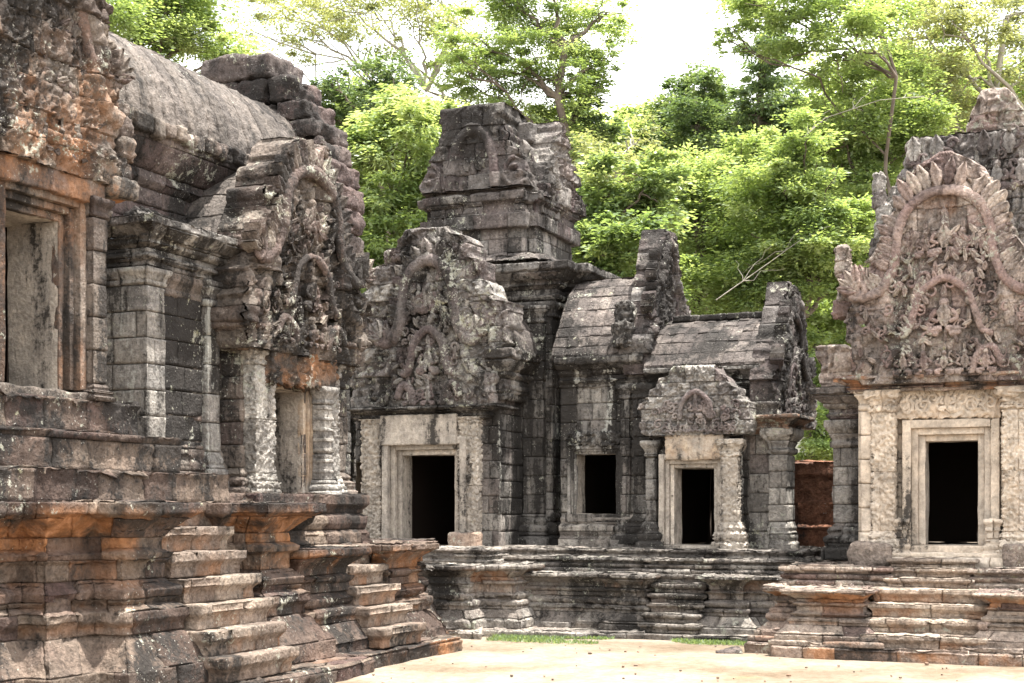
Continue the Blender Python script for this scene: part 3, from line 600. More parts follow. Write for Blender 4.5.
    pd = part("pediment", ST_L, root, lambda mb: (plate(mb, f1, flames(rows, .06, 8), .8, fronton(13.6, 6.5, 1.5, 3.3, 2, .7, False), out=.3, ds=.025, dz=.025, org=org1, groove=.05, jit=.035, ch=(.28, .42)), ornament(mb, f1, 13.6, 6.5, 1.35, 3.0, ARCH, .3, seed=1, curls=26, figs=5, org=.2, r=.09, leaf=.26, inner=False)), amp=.022, chip=.15, seed=18)
    def naga(mb):
        for i, (u, z, h) in enumerate(((15.1, 6.5, .3), (15.2, 6.75, .34), (15.16, 7.05, .3), (15.08, 7.32, .22))): rbox(mb, (-12.15, u - .2, z), (-11.75, u + .12, z + h), r=.09, ds=.04, org=.3 if i < 2 else 0, relief=(.04, .12, i))
        rbox(mb, (-12.2, 14.75, 6.25), (-11.65, 15.3, 6.52), r=.1, ds=.04, org=1)
    part("naga_finial", ST_L, pd, naga, amp=.02, seed=19)
    # body of the hall between the porches
    part("wall", ST_L, root, lambda mb: sweep(mb, [(-14.8, 16.7), (-12.65, 16.7), (-12.65, 18.7)], colprof(2.55, 5.7, 1.6, .8, 1), h=.36, bl=(.4, .8)), amp=.012, seed=20)
    part("pilaster", ST_CL, root, lambda mb: sweep(mb, [(-13.6, 16.75), (-13.6, 16.6), (-12.57, 16.6), (-12.57, 17.02), (-12.7, 17.02)], colprof(2.55, 5.7, 1.6, .6, .8), h=.36, bl=(.35, .75)), amp=.012, seed=21)
    part("wall", ST_PB, root, lambda mb: sweep(mb, [(-12.62, 17.02), (-12.62, 18.02)], [(0, 2.95), (0, 5.45)], h=.36), amp=.012, seed=29)
    part("pilaster", ST_CD, root, lambda mb: pil(mb, Face('+X', -12.65), 18.0, 18.3, 2.55, 5.7, .12, .1, 1.4, .9), amp=.012, seed=22)
    cp = cornice_prof(5.68, 6.35, .36, .25) + [(-.9, 6.8)]
    part("cornice", ST_C, root, lambda mb: sweep(mb, [(-14.8, 16.62), (-12.58, 16.62), (-12.58, 18.8)], cp, h=.2, du=.04, dv=.03, relief=(.02, .09)), amp=.014, chip=.1, seed=23)
    part("wall", ST_LR, root, lambda mb: sweep(mb, [(-13.45, 12.0), (-13.45, 22.2)], [(.1, 6.3), (0, 6.6), (0, 7.1), (.1, 7.2), (.06, 7.35), (.2, 7.5), (.32, 7.72), (.32, 7.86)], h=.3), amp=.02, chip=.1, seed=24)
    rf = part("roof", ST_V, root, lambda mb: sweep(mb, [(-13.45, 12.0), (-13.45, 22.2)], vault_prof(7.84, 9.62, 1.3, .34, 14), h=4.0, bl=(.25, .31), jit=.012, groove=.016, du=.05, dv=.05, relief=(.03, .2)), amp=.02, chip=.06, seed=25)
    part("eave_trim", ST_L, rf, lambda mb: [rbox(mb, (-13.22, y, 7.78 + rng.uniform(-.04, .04)), (-13.02 + rng.uniform(-.06, .05), y + .262, 8.02 + rng.uniform(-.04, .05)), r=.06, ds=.05) for y in np.arange(12.2, 21.6, .26)], amp=.03, chip=.12, seed=210)
    part("roof_ridge", ST_LR, rf, lambda mb: [rbox(mb, (-14.95, y, 9.56), (-14.6, y + .58, 9.74 + rng.uniform(0, .05)), r=.05) for y in np.arange(12, 22, .6)], amp=.015, seed=26)
    part("roof", ST_V, root, lambda mb: sweep(mb, [(-16.05, 22.2), (-16.05, 12.0)], vault_prof(7.84, 9.62, 1.3, .34, 8), h=.5, bl=(.9, 1.6), du=.1, dv=.1), seed=27)
    # ruined gable of the vault: stacked dark blocks
    g = [(6.4, -16.4, -12.9), (7.3, -16.3, -12.75), (8.0, -16.2, -12.6), (8.5, -16.1, -12.85), (9.0, -16.0, -13.05), (9.4, -15.9, -13.25), (9.8, -15.75, -13.55), (10.15, -15.6, -13.9), (10.45, -15.3, -14.3)]
    part("gable", ST_LR, root, lambda mb: block_stack(mb, Face('-Y', 22.0), g, 1.1, ch=(.34, .46), bl=(.55, 1.1), jit=.07, r=.08), amp=.04, chip=.22, seed=28)
    # second porch
    f2 = Face('+X', -12.3)
    part("wall", ST_L, root, lambda mb: sweep(mb, [(-12.7, 18.5), (-12.3, 18.5), (-12.3, 19.35)], colprof(2.5, 5.0, 1, .8, 1), h=.36, bl=(.4, .8)), amp=.012, seed=30)
    part("wall", ST_L, root, lambda mb: wall(mb, f2, 20.3, 21.35, 2.5, 5.0, h=.36), amp=.012, seed=31)
    part("wall", ST_L, root, lambda mb: wall(mb, f2, 19.35, 20.3, 4.2, 5.0, h=.36), amp=.012, seed=32)
    chamber(f2, 19.35, 20.3, 2.5, 4.2, ST_IN, root, dep=.7)
    part("door_frame", ST_F, root, lambda mb: frame(mb, f2, 19.35, 20.3, 2.5, 4.2, w=.22, o=.12, org=.4), amp=.008, chip=.03, seed=33)
    part("pilaster", ST_CL, root, lambda mb: pil(mb, f2, 18.62, 19.15, 2.5, 4.75, .2, .1, .8, .6, .5, relief=(.05, .08, 2), h=1.0, bl=(.8, 1.6), du=.025, dv=.025, groove=.02, jit=.006), amp=.008, seed=34)
    part("colonnette", ST_CL, root, lambda mb: [pil(mb, f2, 20.42, 20.66, 2.5, 4.3, .34, -.1, .7, .7)] + [bx(mb, f2, 20.4, 20.68, .12, .36, z, z + .05, r=.015) for z in np.arange(2.9, 4.1, .17)], amp=.006, seed=35)
    part("pilaster", ST_CL, root, lambda mb: pil(mb, f2, 20.75, 21.15, 2.5, 4.75, .2, .1, .8, .6, .5, relief=(.05, .08, 3), h=1.0, bl=(.8, 1.6), du=.025, dv=.025, groove=.02), amp=.01, seed=36)
    part("lintel", ST_L, root, lambda mb: bx(mb, f2, 18.9, 20.9, -.1, .3, 4.25, 4.78, r=.04, ds=.03, org=.8, relief=(.09, .18, 5)), amp=.015, chip=.1, seed=37)
    part("cornice", ST_L, root, lambda mb: sweep(mb, [(-12.7, 18.4), (-12.2, 18.4), (-12.2, 21.45), (-12.7, 21.45)], cornice_prof(4.7, 5.1, .3), h=.2, org=[.3] * 14), amp=.015, chip=.1, seed=38)
    rows = [(4.72, 18.35, 21.5), (5.0, 18.15, 21.75), (5.5, 18.15, 21.8), (5.9, 18.25, 21.6), (5.95, 18.35, 21.3), (6.6, 18.5, 21.2), (6.65, 18.6, 21.0), (7.2, 18.7, 20.95), (7.25, 18.9, 20.9), (7.6, 19.0, 20.8), (7.65, 19.2, 20.7), (8.0, 19.4, 20.5), (8.15, 19.6, 20.3)]
    pd = part("pediment", ST_L, root, lambda mb: plate(mb, Face('+X', -12.2), flames(rows, .08, 9), .6, fronton(19.9, 4.75, 1.7, 3.5, 6, .9, False), out=.15, ds=.03, dz=.028, groove=.05, jit=.04, sil=.06), amp=.025, chip=.2, seed=39)
    part("naga_arch", ST_L, pd, lambda mb: ornament(mb, Face('+X', -12.2), 19.9, 4.8, 1.65, 3.3, ARCH, .3, seed=2, curls=44, figs=5, r=.1, leaf=.32), amp=.02, chip=.12, seed=201)
    def naga2(mb):
        for i, (u, z, h) in enumerate(((21.65, 4.75, .35), (21.75, 5.05, .35), (21.8, 5.35, .4), (21.7, 5.7, .3))): rbox(mb, (-12.5, u - .2, z), (-11.95, u + .15, z + h), r=.1, ds=.05, relief=(.06, .14, i))
    part("naga_finial", ST_L, pd, naga2, amp=.02, seed=40)
    part("roof", ST_V, root, lambda mb: sweep(mb, [(-14.2, 18.55), (-12.4, 18.55)], vault_prof(6.35, 7.9, 1.5, .12, 10, True), h=.36, bl=(.4, .8), jit=.02), amp=.02, chip=.1, seed=41)
    # far piers
    f3 = Face('+X', -12.35)
    part("pilaster", ST_L, root, lambda mb: pil(mb, f3, 21.3, 21.55, 2.5, 4.75, .15, .3, 1, 1, 1), amp=.012, seed=42)
    part("pilaster", ST_CD, root, lambda mb: pil(mb, Face('+X', -12.75), 21.7, 22.3, 1.74, 5.2, .2, .8, 1.8, 1, 1.5), amp=.012, seed=43)
    part("wall", ST_CD, root, lambda mb: sweep(mb, [(-12.85, 21.2), (-12.85, 22.3), (-15, 22.3)], [(0, 1.7), (0, 5.6)], h=.36), amp=.012, seed=44)
left_hall()

# ------------------------------------------------------------------ the gate pavilion across the courtyard
def gate():
    root = thing("temple_gatehouse", "black-streaked grey sandstone temple gatehouse with a ruined tower, across the courtyard in the middle", "temple building", (-11, 28, 0))
    f = Face('-Y', 0)
    Yp = 25.4; xs0, xs1 = fx(657, Yp), fx(701, Yp)
    pr, og = plinth_prof(0, 1.12, .62, 1.5); og = [g * .4 for g in og]
    kw = dict(org=og, h=.2, bl=(.45, 1.0), du=.045, dv=.03, jit=.022, groove=.045)
    xr = fx(800, Yp)
    part("plinth", ST_CP, root, lambda mb: sweep(mb, [(fx(524, Yp), Yp), (xs0 - .55, Yp), (xs0 - .55, Yp - .15), (xs0 - .22, Yp - .15), (xs0 - .22, Yp + .9)], pr, **kw), amp=.018, chip=.13, seed=50)
    part("plinth", ST_CP, root, lambda mb: sweep(mb, [(xs1 + .22, Yp + .9), (xs1 + .22, Yp - .15), (xs1 + .8, Yp - .15), (xs1 + .8, Yp), (xr, Yp), (xr, 31)], pr, **kw), amp=.018, chip=.13, seed=51)
    prb, ogb = plinth_prof(0, 1.27, .6, 1.5)
    kwb = dict(kw, org=[g * .9 for g in ogb])
    part("plinth", ST_CP, root, lambda mb: sweep(mb, [(-17, 24.2), (fx(466, 24.2), 24.2), (fx(466, 24.2), 24.75), (fx(512, 24.75), 24.75), (fx(512, 24.75), 26)], prb, **kwb), amp=.018, chip=.13, seed=52)
    part("plinth", ST_CP, root, lambda mb: sweep(mb, [(-17, 23.6), (fx(480, 23.6), 23.6), (fx(478, 24.1), 24.15), (fx(560, 24.3), 24.3), (xs0, 24.6), (xs1, 24.6), (xr + .3, 24.7)], [(0, -.1), (.02, .08), (0, .1), (-2, .103)], h=.3, bl=(.5, 1.2), jit=.03), amp=.02, seed=53)
    stairs(root, ST_CP, f, xs0 - .1, xs1 + .1, -24.72, -25.6, .1, 1.12, 6, -27, org=.1)
    part("platform_tier", ST_CP, root, lambda mb: sweep(mb, [(fx(500, 25.9), 25.9), (fx(652, 25.9), 25.9), (fx(652, 25.9), 25.75), (fx(708, 25.75), 25.75), (fx(708, 25.75), 25.9), (fx(806, 25.9), 25.9), (fx(806, 25.9), 31)], low_prof(1.12, 1.4, 1, 1.3), h=.15), amp=.018, chip=.1, seed=54)
    part("platform_tier", ST_CP, root, lambda mb: sweep(mb, [(-17, 25.2), (fx(486, 25.2), 25.2), (fx(486, 25.2), 26.3), (fx(650, 26.3), 26.3), (fx(650, 26.3), 26.2), (fx(800, 26.2), 26.2), (fx(800, 26.2), 31)], low_prof(1.27, 1.55, .8, 1.6), h=.15), amp=.018, chip=.1, seed=55)
    # ---- central porch
    Y = 27.2; fc = Face('-Y', Y); X = lambda px, y=Y: fx(px, y)
    dz = (fz(546, 433, Y), fz(455, 433, Y)); da, db = X(402.5), X(455)
    part("wall", ST_C, root, lambda mb: wall(mb, fc, X(362), X(500), 1.5, fz(410, 433, Y), (da, db, dz[0], dz[1]), h=.36), amp=.012, seed=56)
    part("wall", ST_C, root, lambda mb: sweep(mb, [(X(500), Y), (X(500), 28.8)], [(0, 1.5), (0, 5.3)], h=.36), amp=.012, seed=57)
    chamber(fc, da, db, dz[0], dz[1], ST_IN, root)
    fr = part("door_frame", ST_F, root, lambda mb: frame(mb, fc, da, db, dz[0], dz[1], w=.36, o=.26, inner=.11), amp=.006, chip=.02, seed=58)
    part("sill", ST_F, fr, lambda mb: bx(mb, fc, da - .5, db + .5, -.5, .36, 1.36, dz[0] - .002, r=.02), amp=.008, seed=59)
    for a, b, s in ((366, 385, 6), (462, 481, 7)):
        part("pilaster", ST_F, root, lambda mb: pil(mb, fc, X(a), X(b), 1.5, fz(418, 433, Y), .2, .1, .0, .3, relief=(.075, .075, s), h=1.3, bl=(.8, 1.6), du=.022, dv=.025, groove=.015, jit=.004), amp=.006, seed=60 + s)
    part("lintel", ST_F, root, lambda mb: bx(mb, fc, X(386), X(462), -.1, .3, dz[1] + .2, fz(415, 433, Y), r=.03, ds=.04), amp=.01, seed=69)
    part("cornice", ST_C, root, lambda mb: sweep(mb, [(X(359), Y + .5), (X(359), Y - .15), (X(492), Y - .15), (X(492), Y + .8)], cornice_prof(fz(420, 433, Y), fz(407, 433, Y), .3, .3), h=.12), amp=.015, chip=.08, seed=70)
    zz = lambda py: fz(py, 433, Y - .2)
    def R_(l): return [(zz(p), X(a, Y - .2), X(b, Y - .2)) for p, a, b in l]
    rows = R_([(411, 357, 492), (395, 354, 494), (360, 357, 496), (348, 362, 500), (347, 364, 508), (306, 366, 510), (305, 366, 494), (284, 372, 492), (283, 376, 480), (263, 378, 480), (262, 386, 474), (248, 388, 474), (247, 396, 468), (238, 398, 464), (237, 402, 454), (228, 406, 446)])
    cx = X(432, Y - .2)
    pd = part("pediment", ST_CE, root, lambda mb: plate(mb, fc, flames(rows, .05, 7), .7, fronton(cx, zz(411), X(494) - cx - .05, zz(240) - zz(411), 3, .7, False), out=.25, ds=.03, dz=.028, groove=.045, jit=.04, sil=.05, ch=(.3, .42)), amp=.022, chip=.18, seed=71)
    part("naga_arch", ST_CE, pd, lambda mb: ornament(mb, fc, cx, zz(409), X(492) - cx - .1, zz(240) - zz(411), ARCH, .36, leaf=.28, seed=3, curls=40, r=.12), amp=.014, chip=.08, seed=202)
    part("cornice", ST_C, root, lambda mb: sweep(mb, [(X(492), Y - .1), (X(505), Y - .1), (X(505), 28.9)], cornice_prof(fz(400, 500, Y), fz(350, 500, Y), .32, .3), h=.2, relief=(.05, .16)), amp=.02, chip=.12, seed=72)
    part("roof", ST_CR, root, lambda mb: sweep(mb, [(X(503), Y), (X(503), 29)], vault_prof(fz(352, 505, Y), fz(290, 480, Y), 1.4, .3, 8), h=.34, bl=(.4, .7)), amp=.02, seed=73)
    part("offering_block", ST_GP, root, lambda mb: bx(mb, fc, X(462), X(488), .25, .7, 1.5, 1.84, r=.05, org=.2), amp=.02, seed=74)
    # ---- tower body and crown
    Yb = 28.5; xa, xb = fx(566, Yb), -15.6
    core = [(fx(488, Yb), Yb + .3), (fx(520, Yb), Yb + .3), (fx(520, Yb), Yb), (fx(552, Yb), Yb), (fx(552, Yb), Yb + .55), (fx(566, Yb + .55), Yb + .55), (fx(566, Yb + .55), 32.4)]
    zt = fz(306, 549, Yb)
    part("wall", ST_CD, root, lambda mb: sweep(mb, core, colprof(1.5, zt + .1, 1.8, .8, 1.4), h=.36, bl=(.4, .8), jit=.02), amp=.016, chip=.08, seed=75)
    part("pilaster", ST_CD, root, lambda mb: pil(mb, Face('-Y', Yb), fx(526, Yb), fx(546, Yb), 1.5, zt, .16, .1, 1.6, .9, 1.2), amp=.014, seed=76)
    core2 = [(xb, Yb + .2), (fx(551, Yb), Yb + .2), (fx(551, Yb), Yb + .75), (fx(562, Yb), Yb + .75), (fx(562, Yb), 32.5), (xb, 32.5)]
    part("cornice", ST_C, root, lambda mb: sweep(mb, core2, cornice_prof(zt, fz(263, 549, Yb), .5, .9), h=.26, du=.05), amp=.02, chip=.12, seed=77)
    Yt = 29.4; tx0, tx1 = fx(446, Yt), fx(531, Yt); zb = fz(263, 500, Yt)
    def ring(x0, x1, y0, y1, r=.25): return [(x0, y1), (x0, y0 + r), (x0 + r, y0 + r), (x0 + r, y0), (x1 - r, y0), (x1 - r, y0 + r), (x1, y0 + r), (x1, y1 - r), (x1 - r, y1 - r), (x1 - r, y1), (x0, y1)]
    tw = part("tower", ST_C, root, lambda mb: sweep(mb, ring(tx0, tx1, Yt + .1, 32.1, .2), [(0, zb - .1), (0, fz(228, 500, Yt) + .1)], h=.36, bl=(.4, .7)), amp=.014, chip=.06, seed=78)
    part("tower_roof", ST_CR, tw, lambda mb: sweep(mb, ring(tx0 - .3, tx1 + .45, Yt - .35, 32.5, .2), [(.1, zb - .03), (-.15, zb + .12), (-.4, zb + .22)], h=.3), amp=.03, chip=.12, seed=79)
    lv = [(fx(419, Yt), fx(533, Yt), 229, 214, .10), (fx(419, Yt), fx(533, Yt), 214, 199, .02), (fx(421, Yt), fx(532, Yt), 199, 190, .14)]
    T = ST_CT
    z = fz(229, 480, Yt); z2 = fz(190, 480, Yt)
    part("tower_storey", T, tw, lambda mb: sweep(mb, ring(fx(421, Yt), fx(533, Yt), Yt, 32.3, .22), [(-.15, z), (.06, z), (.06, z + .3), (-.02, z + .34), (-.02, z + .5), (.1, z + .58), (.12, z2 - .12), (.02, z2 - .1), (0, z2), (-.5, z2)], h=.3, bl=(.4, .8), jit=.035, groove=.04), amp=.025, chip=.14, seed=80)
    z3 = fz(148, 480, Yt)
    part("tower_storey", T, tw, lambda mb: sweep(mb, ring(fx(427, Yt), fx(529, Yt), Yt + .1, 32.1, .3), [(.05, z2 - .05), (0, z2 + .3), (-.05, z3 - .3), (-.22, z3), (-.7, z3 + .05)], h=.34, bl=(.4, .8), jit=.05, groove=.045, miss=.0), amp=.03, chip=.18, seed=81)
    zt = lambda py: fz(py, 470, Yt)
    XT = lambda px: fx(px, Yt)
    pc = XT(474)
    def arch(S, Z):
        t, d, a = tubeh(S, Z, smooth([(XT(452), zt(190)), (XT(455), zt(165)), (XT(460), zt(142)), (XT(474), zt(130)), (XT(488), zt(140)), (XT(494), zt(160)), (XT(497), zt(188))], 4), .13, .12)
        h = np.maximum(.03 * carve(S, Z, .3, 8), t); 
        for cx_, hd in ((432, 1), (517, -1)): h = np.maximum(h, spiral(S, Z, XT(cx_), zt(178), .36, .14, hd, 1.6))
        return h
    rows = [(zt(p), XT(a), XT(b)) for p, a, b in ((192, 420, 530), (178, 421, 530), (177, 425, 527), (163, 426, 524), (162, 431, 518), (152, 432, 516), (151, 437, 510), (136, 440, 508), (135, 442, 505), (121, 443, 503), (120, 440, 506), (106, 443, 505))]
    part("tower_pediment", T, tw, lambda mb: plate(mb, Face('-Y', Yt), rows, 1.3, arch, out=.05, ds=.035, dz=.03, ch=(.32, .4), bl=(.45, .9), groove=.06, jit=.06, sil=.07), amp=.022, chip=.2, seed=82)
    part("tower_niche", T, tw, lambda mb: (tubeblob(mb, Face('-Y', Yt), smooth([(XT(452), zt(190)), (XT(454), zt(165)), (XT(460), zt(142)), (XT(474), zt(130)), (XT(488), zt(140)), (XT(494), zt(160)), (XT(498), zt(190))], 4), .11, .08), [curl(mb, Face('-Y', Yt), XT(q), zt(174), .27, .05, .08, h, 1.5, 1.0) for q, h in ((432, -1), (516, 1))], [leafblob(mb, Face('-Y', Yt), XT(q), zt(p), 1.57, .3, .2, .06, .1) for q, p in ((445, 188), (468, 172), (480, 172), (505, 188), (474, 128), (525, 160))]), amp=.016, chip=.08, seed=207)
    # crumbling right flank of the crown: blocks stepping down
    def steps(mb):
        for (px, py, wx, h, yo) in ((512, 150, 1.0, .45, .7), (522, 128, .9, .42, 1.2), (505, 138, .9, .4, 1.5), (530, 142, .8, .4, 1.5), (538, 158, .7, .4, 1.4), (545, 172, .6, .4, 1.7), (548, 186, .6, .45, 1.2), (528, 170, 1.0, .5, .8), (520, 186, 1.0, .5, .6), (500, 120, .8, .4, 1.0), (540, 186, .7, .4, 2.0), (532, 200, .9, .4, .9), (553, 196, .55, .4, 2.1)):
            x = fx(px, Yt + yo); zz_ = fz(py, px, Yt + yo); rbox(mb, (x - wx / 2, Yt + yo - .4, zz_ - h), (x + wx / 2, Yt + yo + .6, zz_), r=.05, ds=.06, rot=rng.uniform(-.12, .12))
    part("tower_block", T, tw, steps, amp=.035, chip=.15, seed=83)
    xs = fx(534, Yt)
    rows = [(fz(p, 550, 30.5), q, r_) for p, q, r_ in ((204, 29.7, 32.3), (182, 29.8, 32.3), (181, 29.9, 32.0), (166, 30.0, 31.9), (165, 30.15, 31.6), (150, 30.2, 31.5), (149, 30.3, 31.15), (134, 30.35, 31.1), (133, 30.4, 30.9), (122, 30.45, 30.8))]
    part("tower_pediment", T, tw, lambda mb: plate(mb, Face('+X', xs), rows, .8, lambda S, Z_: .1 * carve(S, Z_, .2, 5), out=.1, groove=.05, jit=.06, sil=.08, ch=(.3, .4)), amp=.022, chip=.16, seed=84)
    # ---- first wing: window wall, half vault, gable
    Yw = 27.8; fw = Face('-Y', Yw); W = lambda px: fx(px, Yw); Zw = lambda py: fz(py, 600, Yw)
    wa, wb, wc, wd = W(576.5), W(616), Zw(514), Zw(454)
    part("wall", ST_CD, root, lambda mb: wall(mb, fw, W(560), W(655), 1.5, Zw(386), (wa, wb, wc, wd), h=.36), amp=.012, seed=85)
    chamber(fw, wa, wb, wc, wd, ST_IN, root, dep=.5)
    part("window_frame", ST_CD, root, lambda mb: (frame(mb, fw, wa, wb, wc, wd, w=.17, o=.1, inner=.05), bx(mb, fw, wa - .2, wb + .2, -.1, .13, wc - .16, wc - .002, r=.015)), amp=.006, chip=.02, seed=86)
    part("lintel", ST_CD, root, lambda mb: bx(mb, fw, wa - .15, wb + .15, -.05, .12, wd + .18, wd + .42, r=.04, ds=.03, relief=(.12, .12, 9)), amp=.01, seed=87)
    part("wall_base", ST_CP, root, lambda mb: sweep(mb, [(W(562), Yw), (W(652), Yw)], [(.25, 1.5), (.25, 1.7), (.15, 1.76), (.2, 1.85), (.2, 1.95), (.1, 2.0), (.1, 2.05), (.14, 2.12), (.0, 2.2)], h=.18), amp=.014, seed=88)
    part("pilaster", ST_C, root, lambda mb: pil(mb, fw, W(622), W(631), 1.6, Zw(386), .1, .1, 1.4, .7, 1), amp=.01, seed=89)
    part("pilaster", ST_CD, root, lambda mb: pil(mb, fw, W(636), W(652), 1.6, Zw(386), .16, .1, 1.4, .7, 1, relief=(.03, .12, 4)), amp=.01, seed=90)
    part("cornice", ST_CD, root, lambda mb: sweep(mb, [(W(560), Yw), (W(648), Yw)], cornice_prof(Zw(388), Zw(358), .38, .3), h=.18), amp=.018, chip=.1, seed=91)
    zr = 7.2
    part("roof", ST_CR, root, lambda mb: sweep(mb, [(W(556), Yw), (W(643), Yw)], vault_prof(Zw(360), zr, 1.35, .3, 12, True), h=.3, bl=(.21, .25), aligned=True, jit=.012, groove=.022), amp=.016, chip=.08, seed=92)
    part("roof", ST_CR, root, lambda mb: sweep(mb, [(W(643), Yw + 2.7), (W(556), Yw + 2.7)], vault_prof(Zw(360), zr, 1.35, .3, 8), h=.4, bl=(.5, .7), du=.1, dv=.1), seed=93)
    part("antefix", ST_CD, root, lambda mb: [bx(mb, fw, W(618), W(638), .1, .5, Zw(352) + .02, Zw(352) + .55, r=.1, ds=.04, relief=(.08, .16, 2)), bx(mb, fw, W(620), W(637), .0, .4, Zw(352) + .5, Zw(352) + .95, r=.1, ds=.04, relief=(.08, .16, 3))], amp=.02, seed=94)
    X1 = fx(640, Yw)
    rows = [(5.0, 27.5, 30.3), (5.7, 27.5, 30.3), (6.2, 27.8, 30.2), (6.25, 27.95, 30.1), (6.8, 28.1, 30.0), (6.85, 28.25, 29.9), (7.3, 28.4, 29.75), (7.35, 28.5, 29.6), (7.8, 28.65, 29.45), (8.1, 28.8, 29.3)]
    pd = part("gable", ST_CT, root, lambda mb: plate(mb, Face('+X', X1), rows, .42, fronton(28.95, 5.2, 1.4, 2.9, 4, .9, False), out=.15, ds=.04, dz=.03, groove=.04, jit=.04, sil=.07, ch=(.32, .44)), amp=.03, chip=.18, seed=95)
    part("naga_arch", ST_CT, pd, lambda mb: ornament(mb, Face('+X', X1), 28.95, 5.2, 1.25, 2.6, ARCH, .18, leaf=.28, r=.08, seed=4, curls=24), amp=.014, chip=.08, seed=203)
    # ---- second wing with its small porch
    Yv = 27.7; fv = Face('-Y', Yv); V = lambda px: fx(px, Yv); Zv = lambda py: fz(py, 705, Yv)
    part("wall", ST_CD, root, lambda mb: wall(mb, fv, V(648), V(762), 1.5, Zv(386), (V(668), V(726), 1.5, 3.9), h=.36), amp=.012, seed=96)
    part("cornice", ST_CD, root, lambda mb: sweep(mb, [(V(648), Yv), (V(764), Yv)], cornice_prof(Zv(390), Zv(368), .35, .3), h=.18), amp=.018, chip=.1, seed=97)
    zr2 = 6.2
    rf = part("roof", ST_CR, root, lambda mb: sweep(mb, [(V(648), Yv), (V(768), Yv)], vault_prof(Zv(370), zr2, 1.35, .3, 12, True), h=.3, bl=(.21, .25), aligned=True, jit=.012, groove=.022), amp=.014, chip=.07, seed=98)
    part("roof", ST_CR, root, lambda mb: sweep(mb, [(V(768), Yv + 2.7), (V(648), Yv + 2.7)], vault_prof(Zv(370), zr2, 1.35, .3, 8), h=.4, bl=(.5, .7), du=.1, dv=.1), seed=99)
    part("roof_ridge", ST_CD, rf, lambda mb: [rbox(mb, (x, Yv + 1.2, zr2 - .02), (x + .55, Yv + 1.5, zr2 + .1), r=.03) for x in np.arange(V(655), V(764) - .4, .57)], amp=.012, seed=100)
    X2 = fx(771, Yv)
    rows = [(4.0, 27.3, 30.9), (4.3, 27.2, 31.1), (4.8, 27.25, 31.0), (5.0, 27.45, 30.5), (5.4, 27.6, 30.3), (5.45, 27.85, 30.2), (5.9, 28.05, 30.0), (5.95, 28.2, 29.9), (6.3, 28.35, 29.8), (6.35, 28.5, 29.6), (6.85, 28.7, 29.4)]
    pd = part("gable", ST_CT, root, lambda mb: plate(mb, Face('+X', X2), rows, .42, fronton(29.2, 4.1, 1.7, 2.7, 7, .7, False), out=.1, ds=.04, dz=.03, groove=.04, jit=.04, sil=.06, ch=(.3, .42)), amp=.03, chip=.16, seed=101)
    part("naga_arch", ST_CT, pd, lambda mb: ornament(mb, Face('+X', X2), 29.0, 4.1, 1.45, 2.4, ARCH, .14, leaf=.28, r=.08, seed=5, curls=24), amp=.014, chip=.08, seed=204)
    # end pier under that gable
    fe = Face('-Y', 27.35)
    xe0, xe1 = fx(769, 27.35), fx(787, 27.35)
    part("wall", ST_C, root, lambda mb: sweep(mb, [(fx(742, 27.5), 27.5), (xe1 - .1, 27.5), (xe1 - .1, 28.3)], [(0, 1.5), (0, 4.1)], h=.36), amp=.012, seed=102)
    part("pilaster", ST_CL, root, lambda mb: sweep(mb, [(xe0, 27.6), (xe0, 27.35), (xe1, 27.35), (xe1, 28.0), (xe1 - .2, 28.0)], colprof(1.5, 3.85, 1.3, 1.2, .6), h=.36, bl=(.3, .6)), amp=.012, seed=103)
    part("cornice", ST_C, root, lambda mb: sweep(mb, [(xe0 - .3, 27.45), (xe1, 27.3), (xe1 + .02, 28.5)], cornice_prof(3.75, 4.1, .28, .4), h=.14, org=[.5] * 14), amp=.015, seed=104)
    Ys = 26.9; fs = Face('-Y', Ys); Q = lambda px: fx(px, Ys); Zs = lambda py: fz(py, 698, Ys)
    a, b, c, d = Q(674.5), Q(714.5), Zs(545), Zs(468)
    part("wall", ST_C, root, lambda mb: wall(mb, fs, Q(658), Q(742), 1.5, Zs(430), (a, b, c, d), h=.34), amp=.012, seed=105)
    part("wall", ST_C, root, lambda mb: sweep(mb, [(Q(742), Ys), (Q(742), 27.8)], [(0, 1.5), (0, 4.3)], h=.34), amp=.012, seed=106)
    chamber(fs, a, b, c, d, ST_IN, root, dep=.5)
    fr = part("door_frame", ST_F, root, lambda mb: frame(mb, fs, a, b, c, d, w=.27, o=.18, inner=.08), amp=.006, chip=.02, seed=107)
    part("sill", ST_F, fr, lambda mb: (bx(mb, fs, a - .3, b + .3, -.4, .3, c - .14, c - .002, r=.02), bx(mb, fs, a - .2, b + .25, .3, .6, c - .28, c - .14, r=.02)), amp=.008, seed=108)
    part("pilaster", ST_F, root, lambda mb: pil(mb, fs, Q(724), Q(741), 1.5, Zs(440), .2, .1, 1.3, .8, 1, relief=(.06, .075, 11), h=1.2, bl=(.8, 1.5), du=.022, dv=.025, groove=.015), amp=.01, seed=109)
    part("pilaster", ST_CD, root, lambda mb: pil(mb, fs, Q(648), Q(659), 1.5, Zs(440), .16, .1, 1.3, .8, 1), amp=.01, seed=110)
    part("lintel", ST_F, root, lambda mb: bx(mb, fs, Q(668), Q(726), -.1, .22, Zs(460), Zs(434), r=.03, ds=.035, org=.4, relief=(.03, .15, 3)), amp=.01, seed=111)
    zz = lambda py: fz(py, 698, Ys - .2)
    rows = [(zz(p), fx(l, Ys - .2), fx(r, Ys - .2)) for p, l, r in ((436, 650, 745), (432, 641, 748), (402, 640, 748), (401, 646, 742), (388, 650, 738), (387, 655, 732), (376, 660, 728), (375, 668, 722), (365, 674, 716))]
    cx = fx(697, Ys - .2)
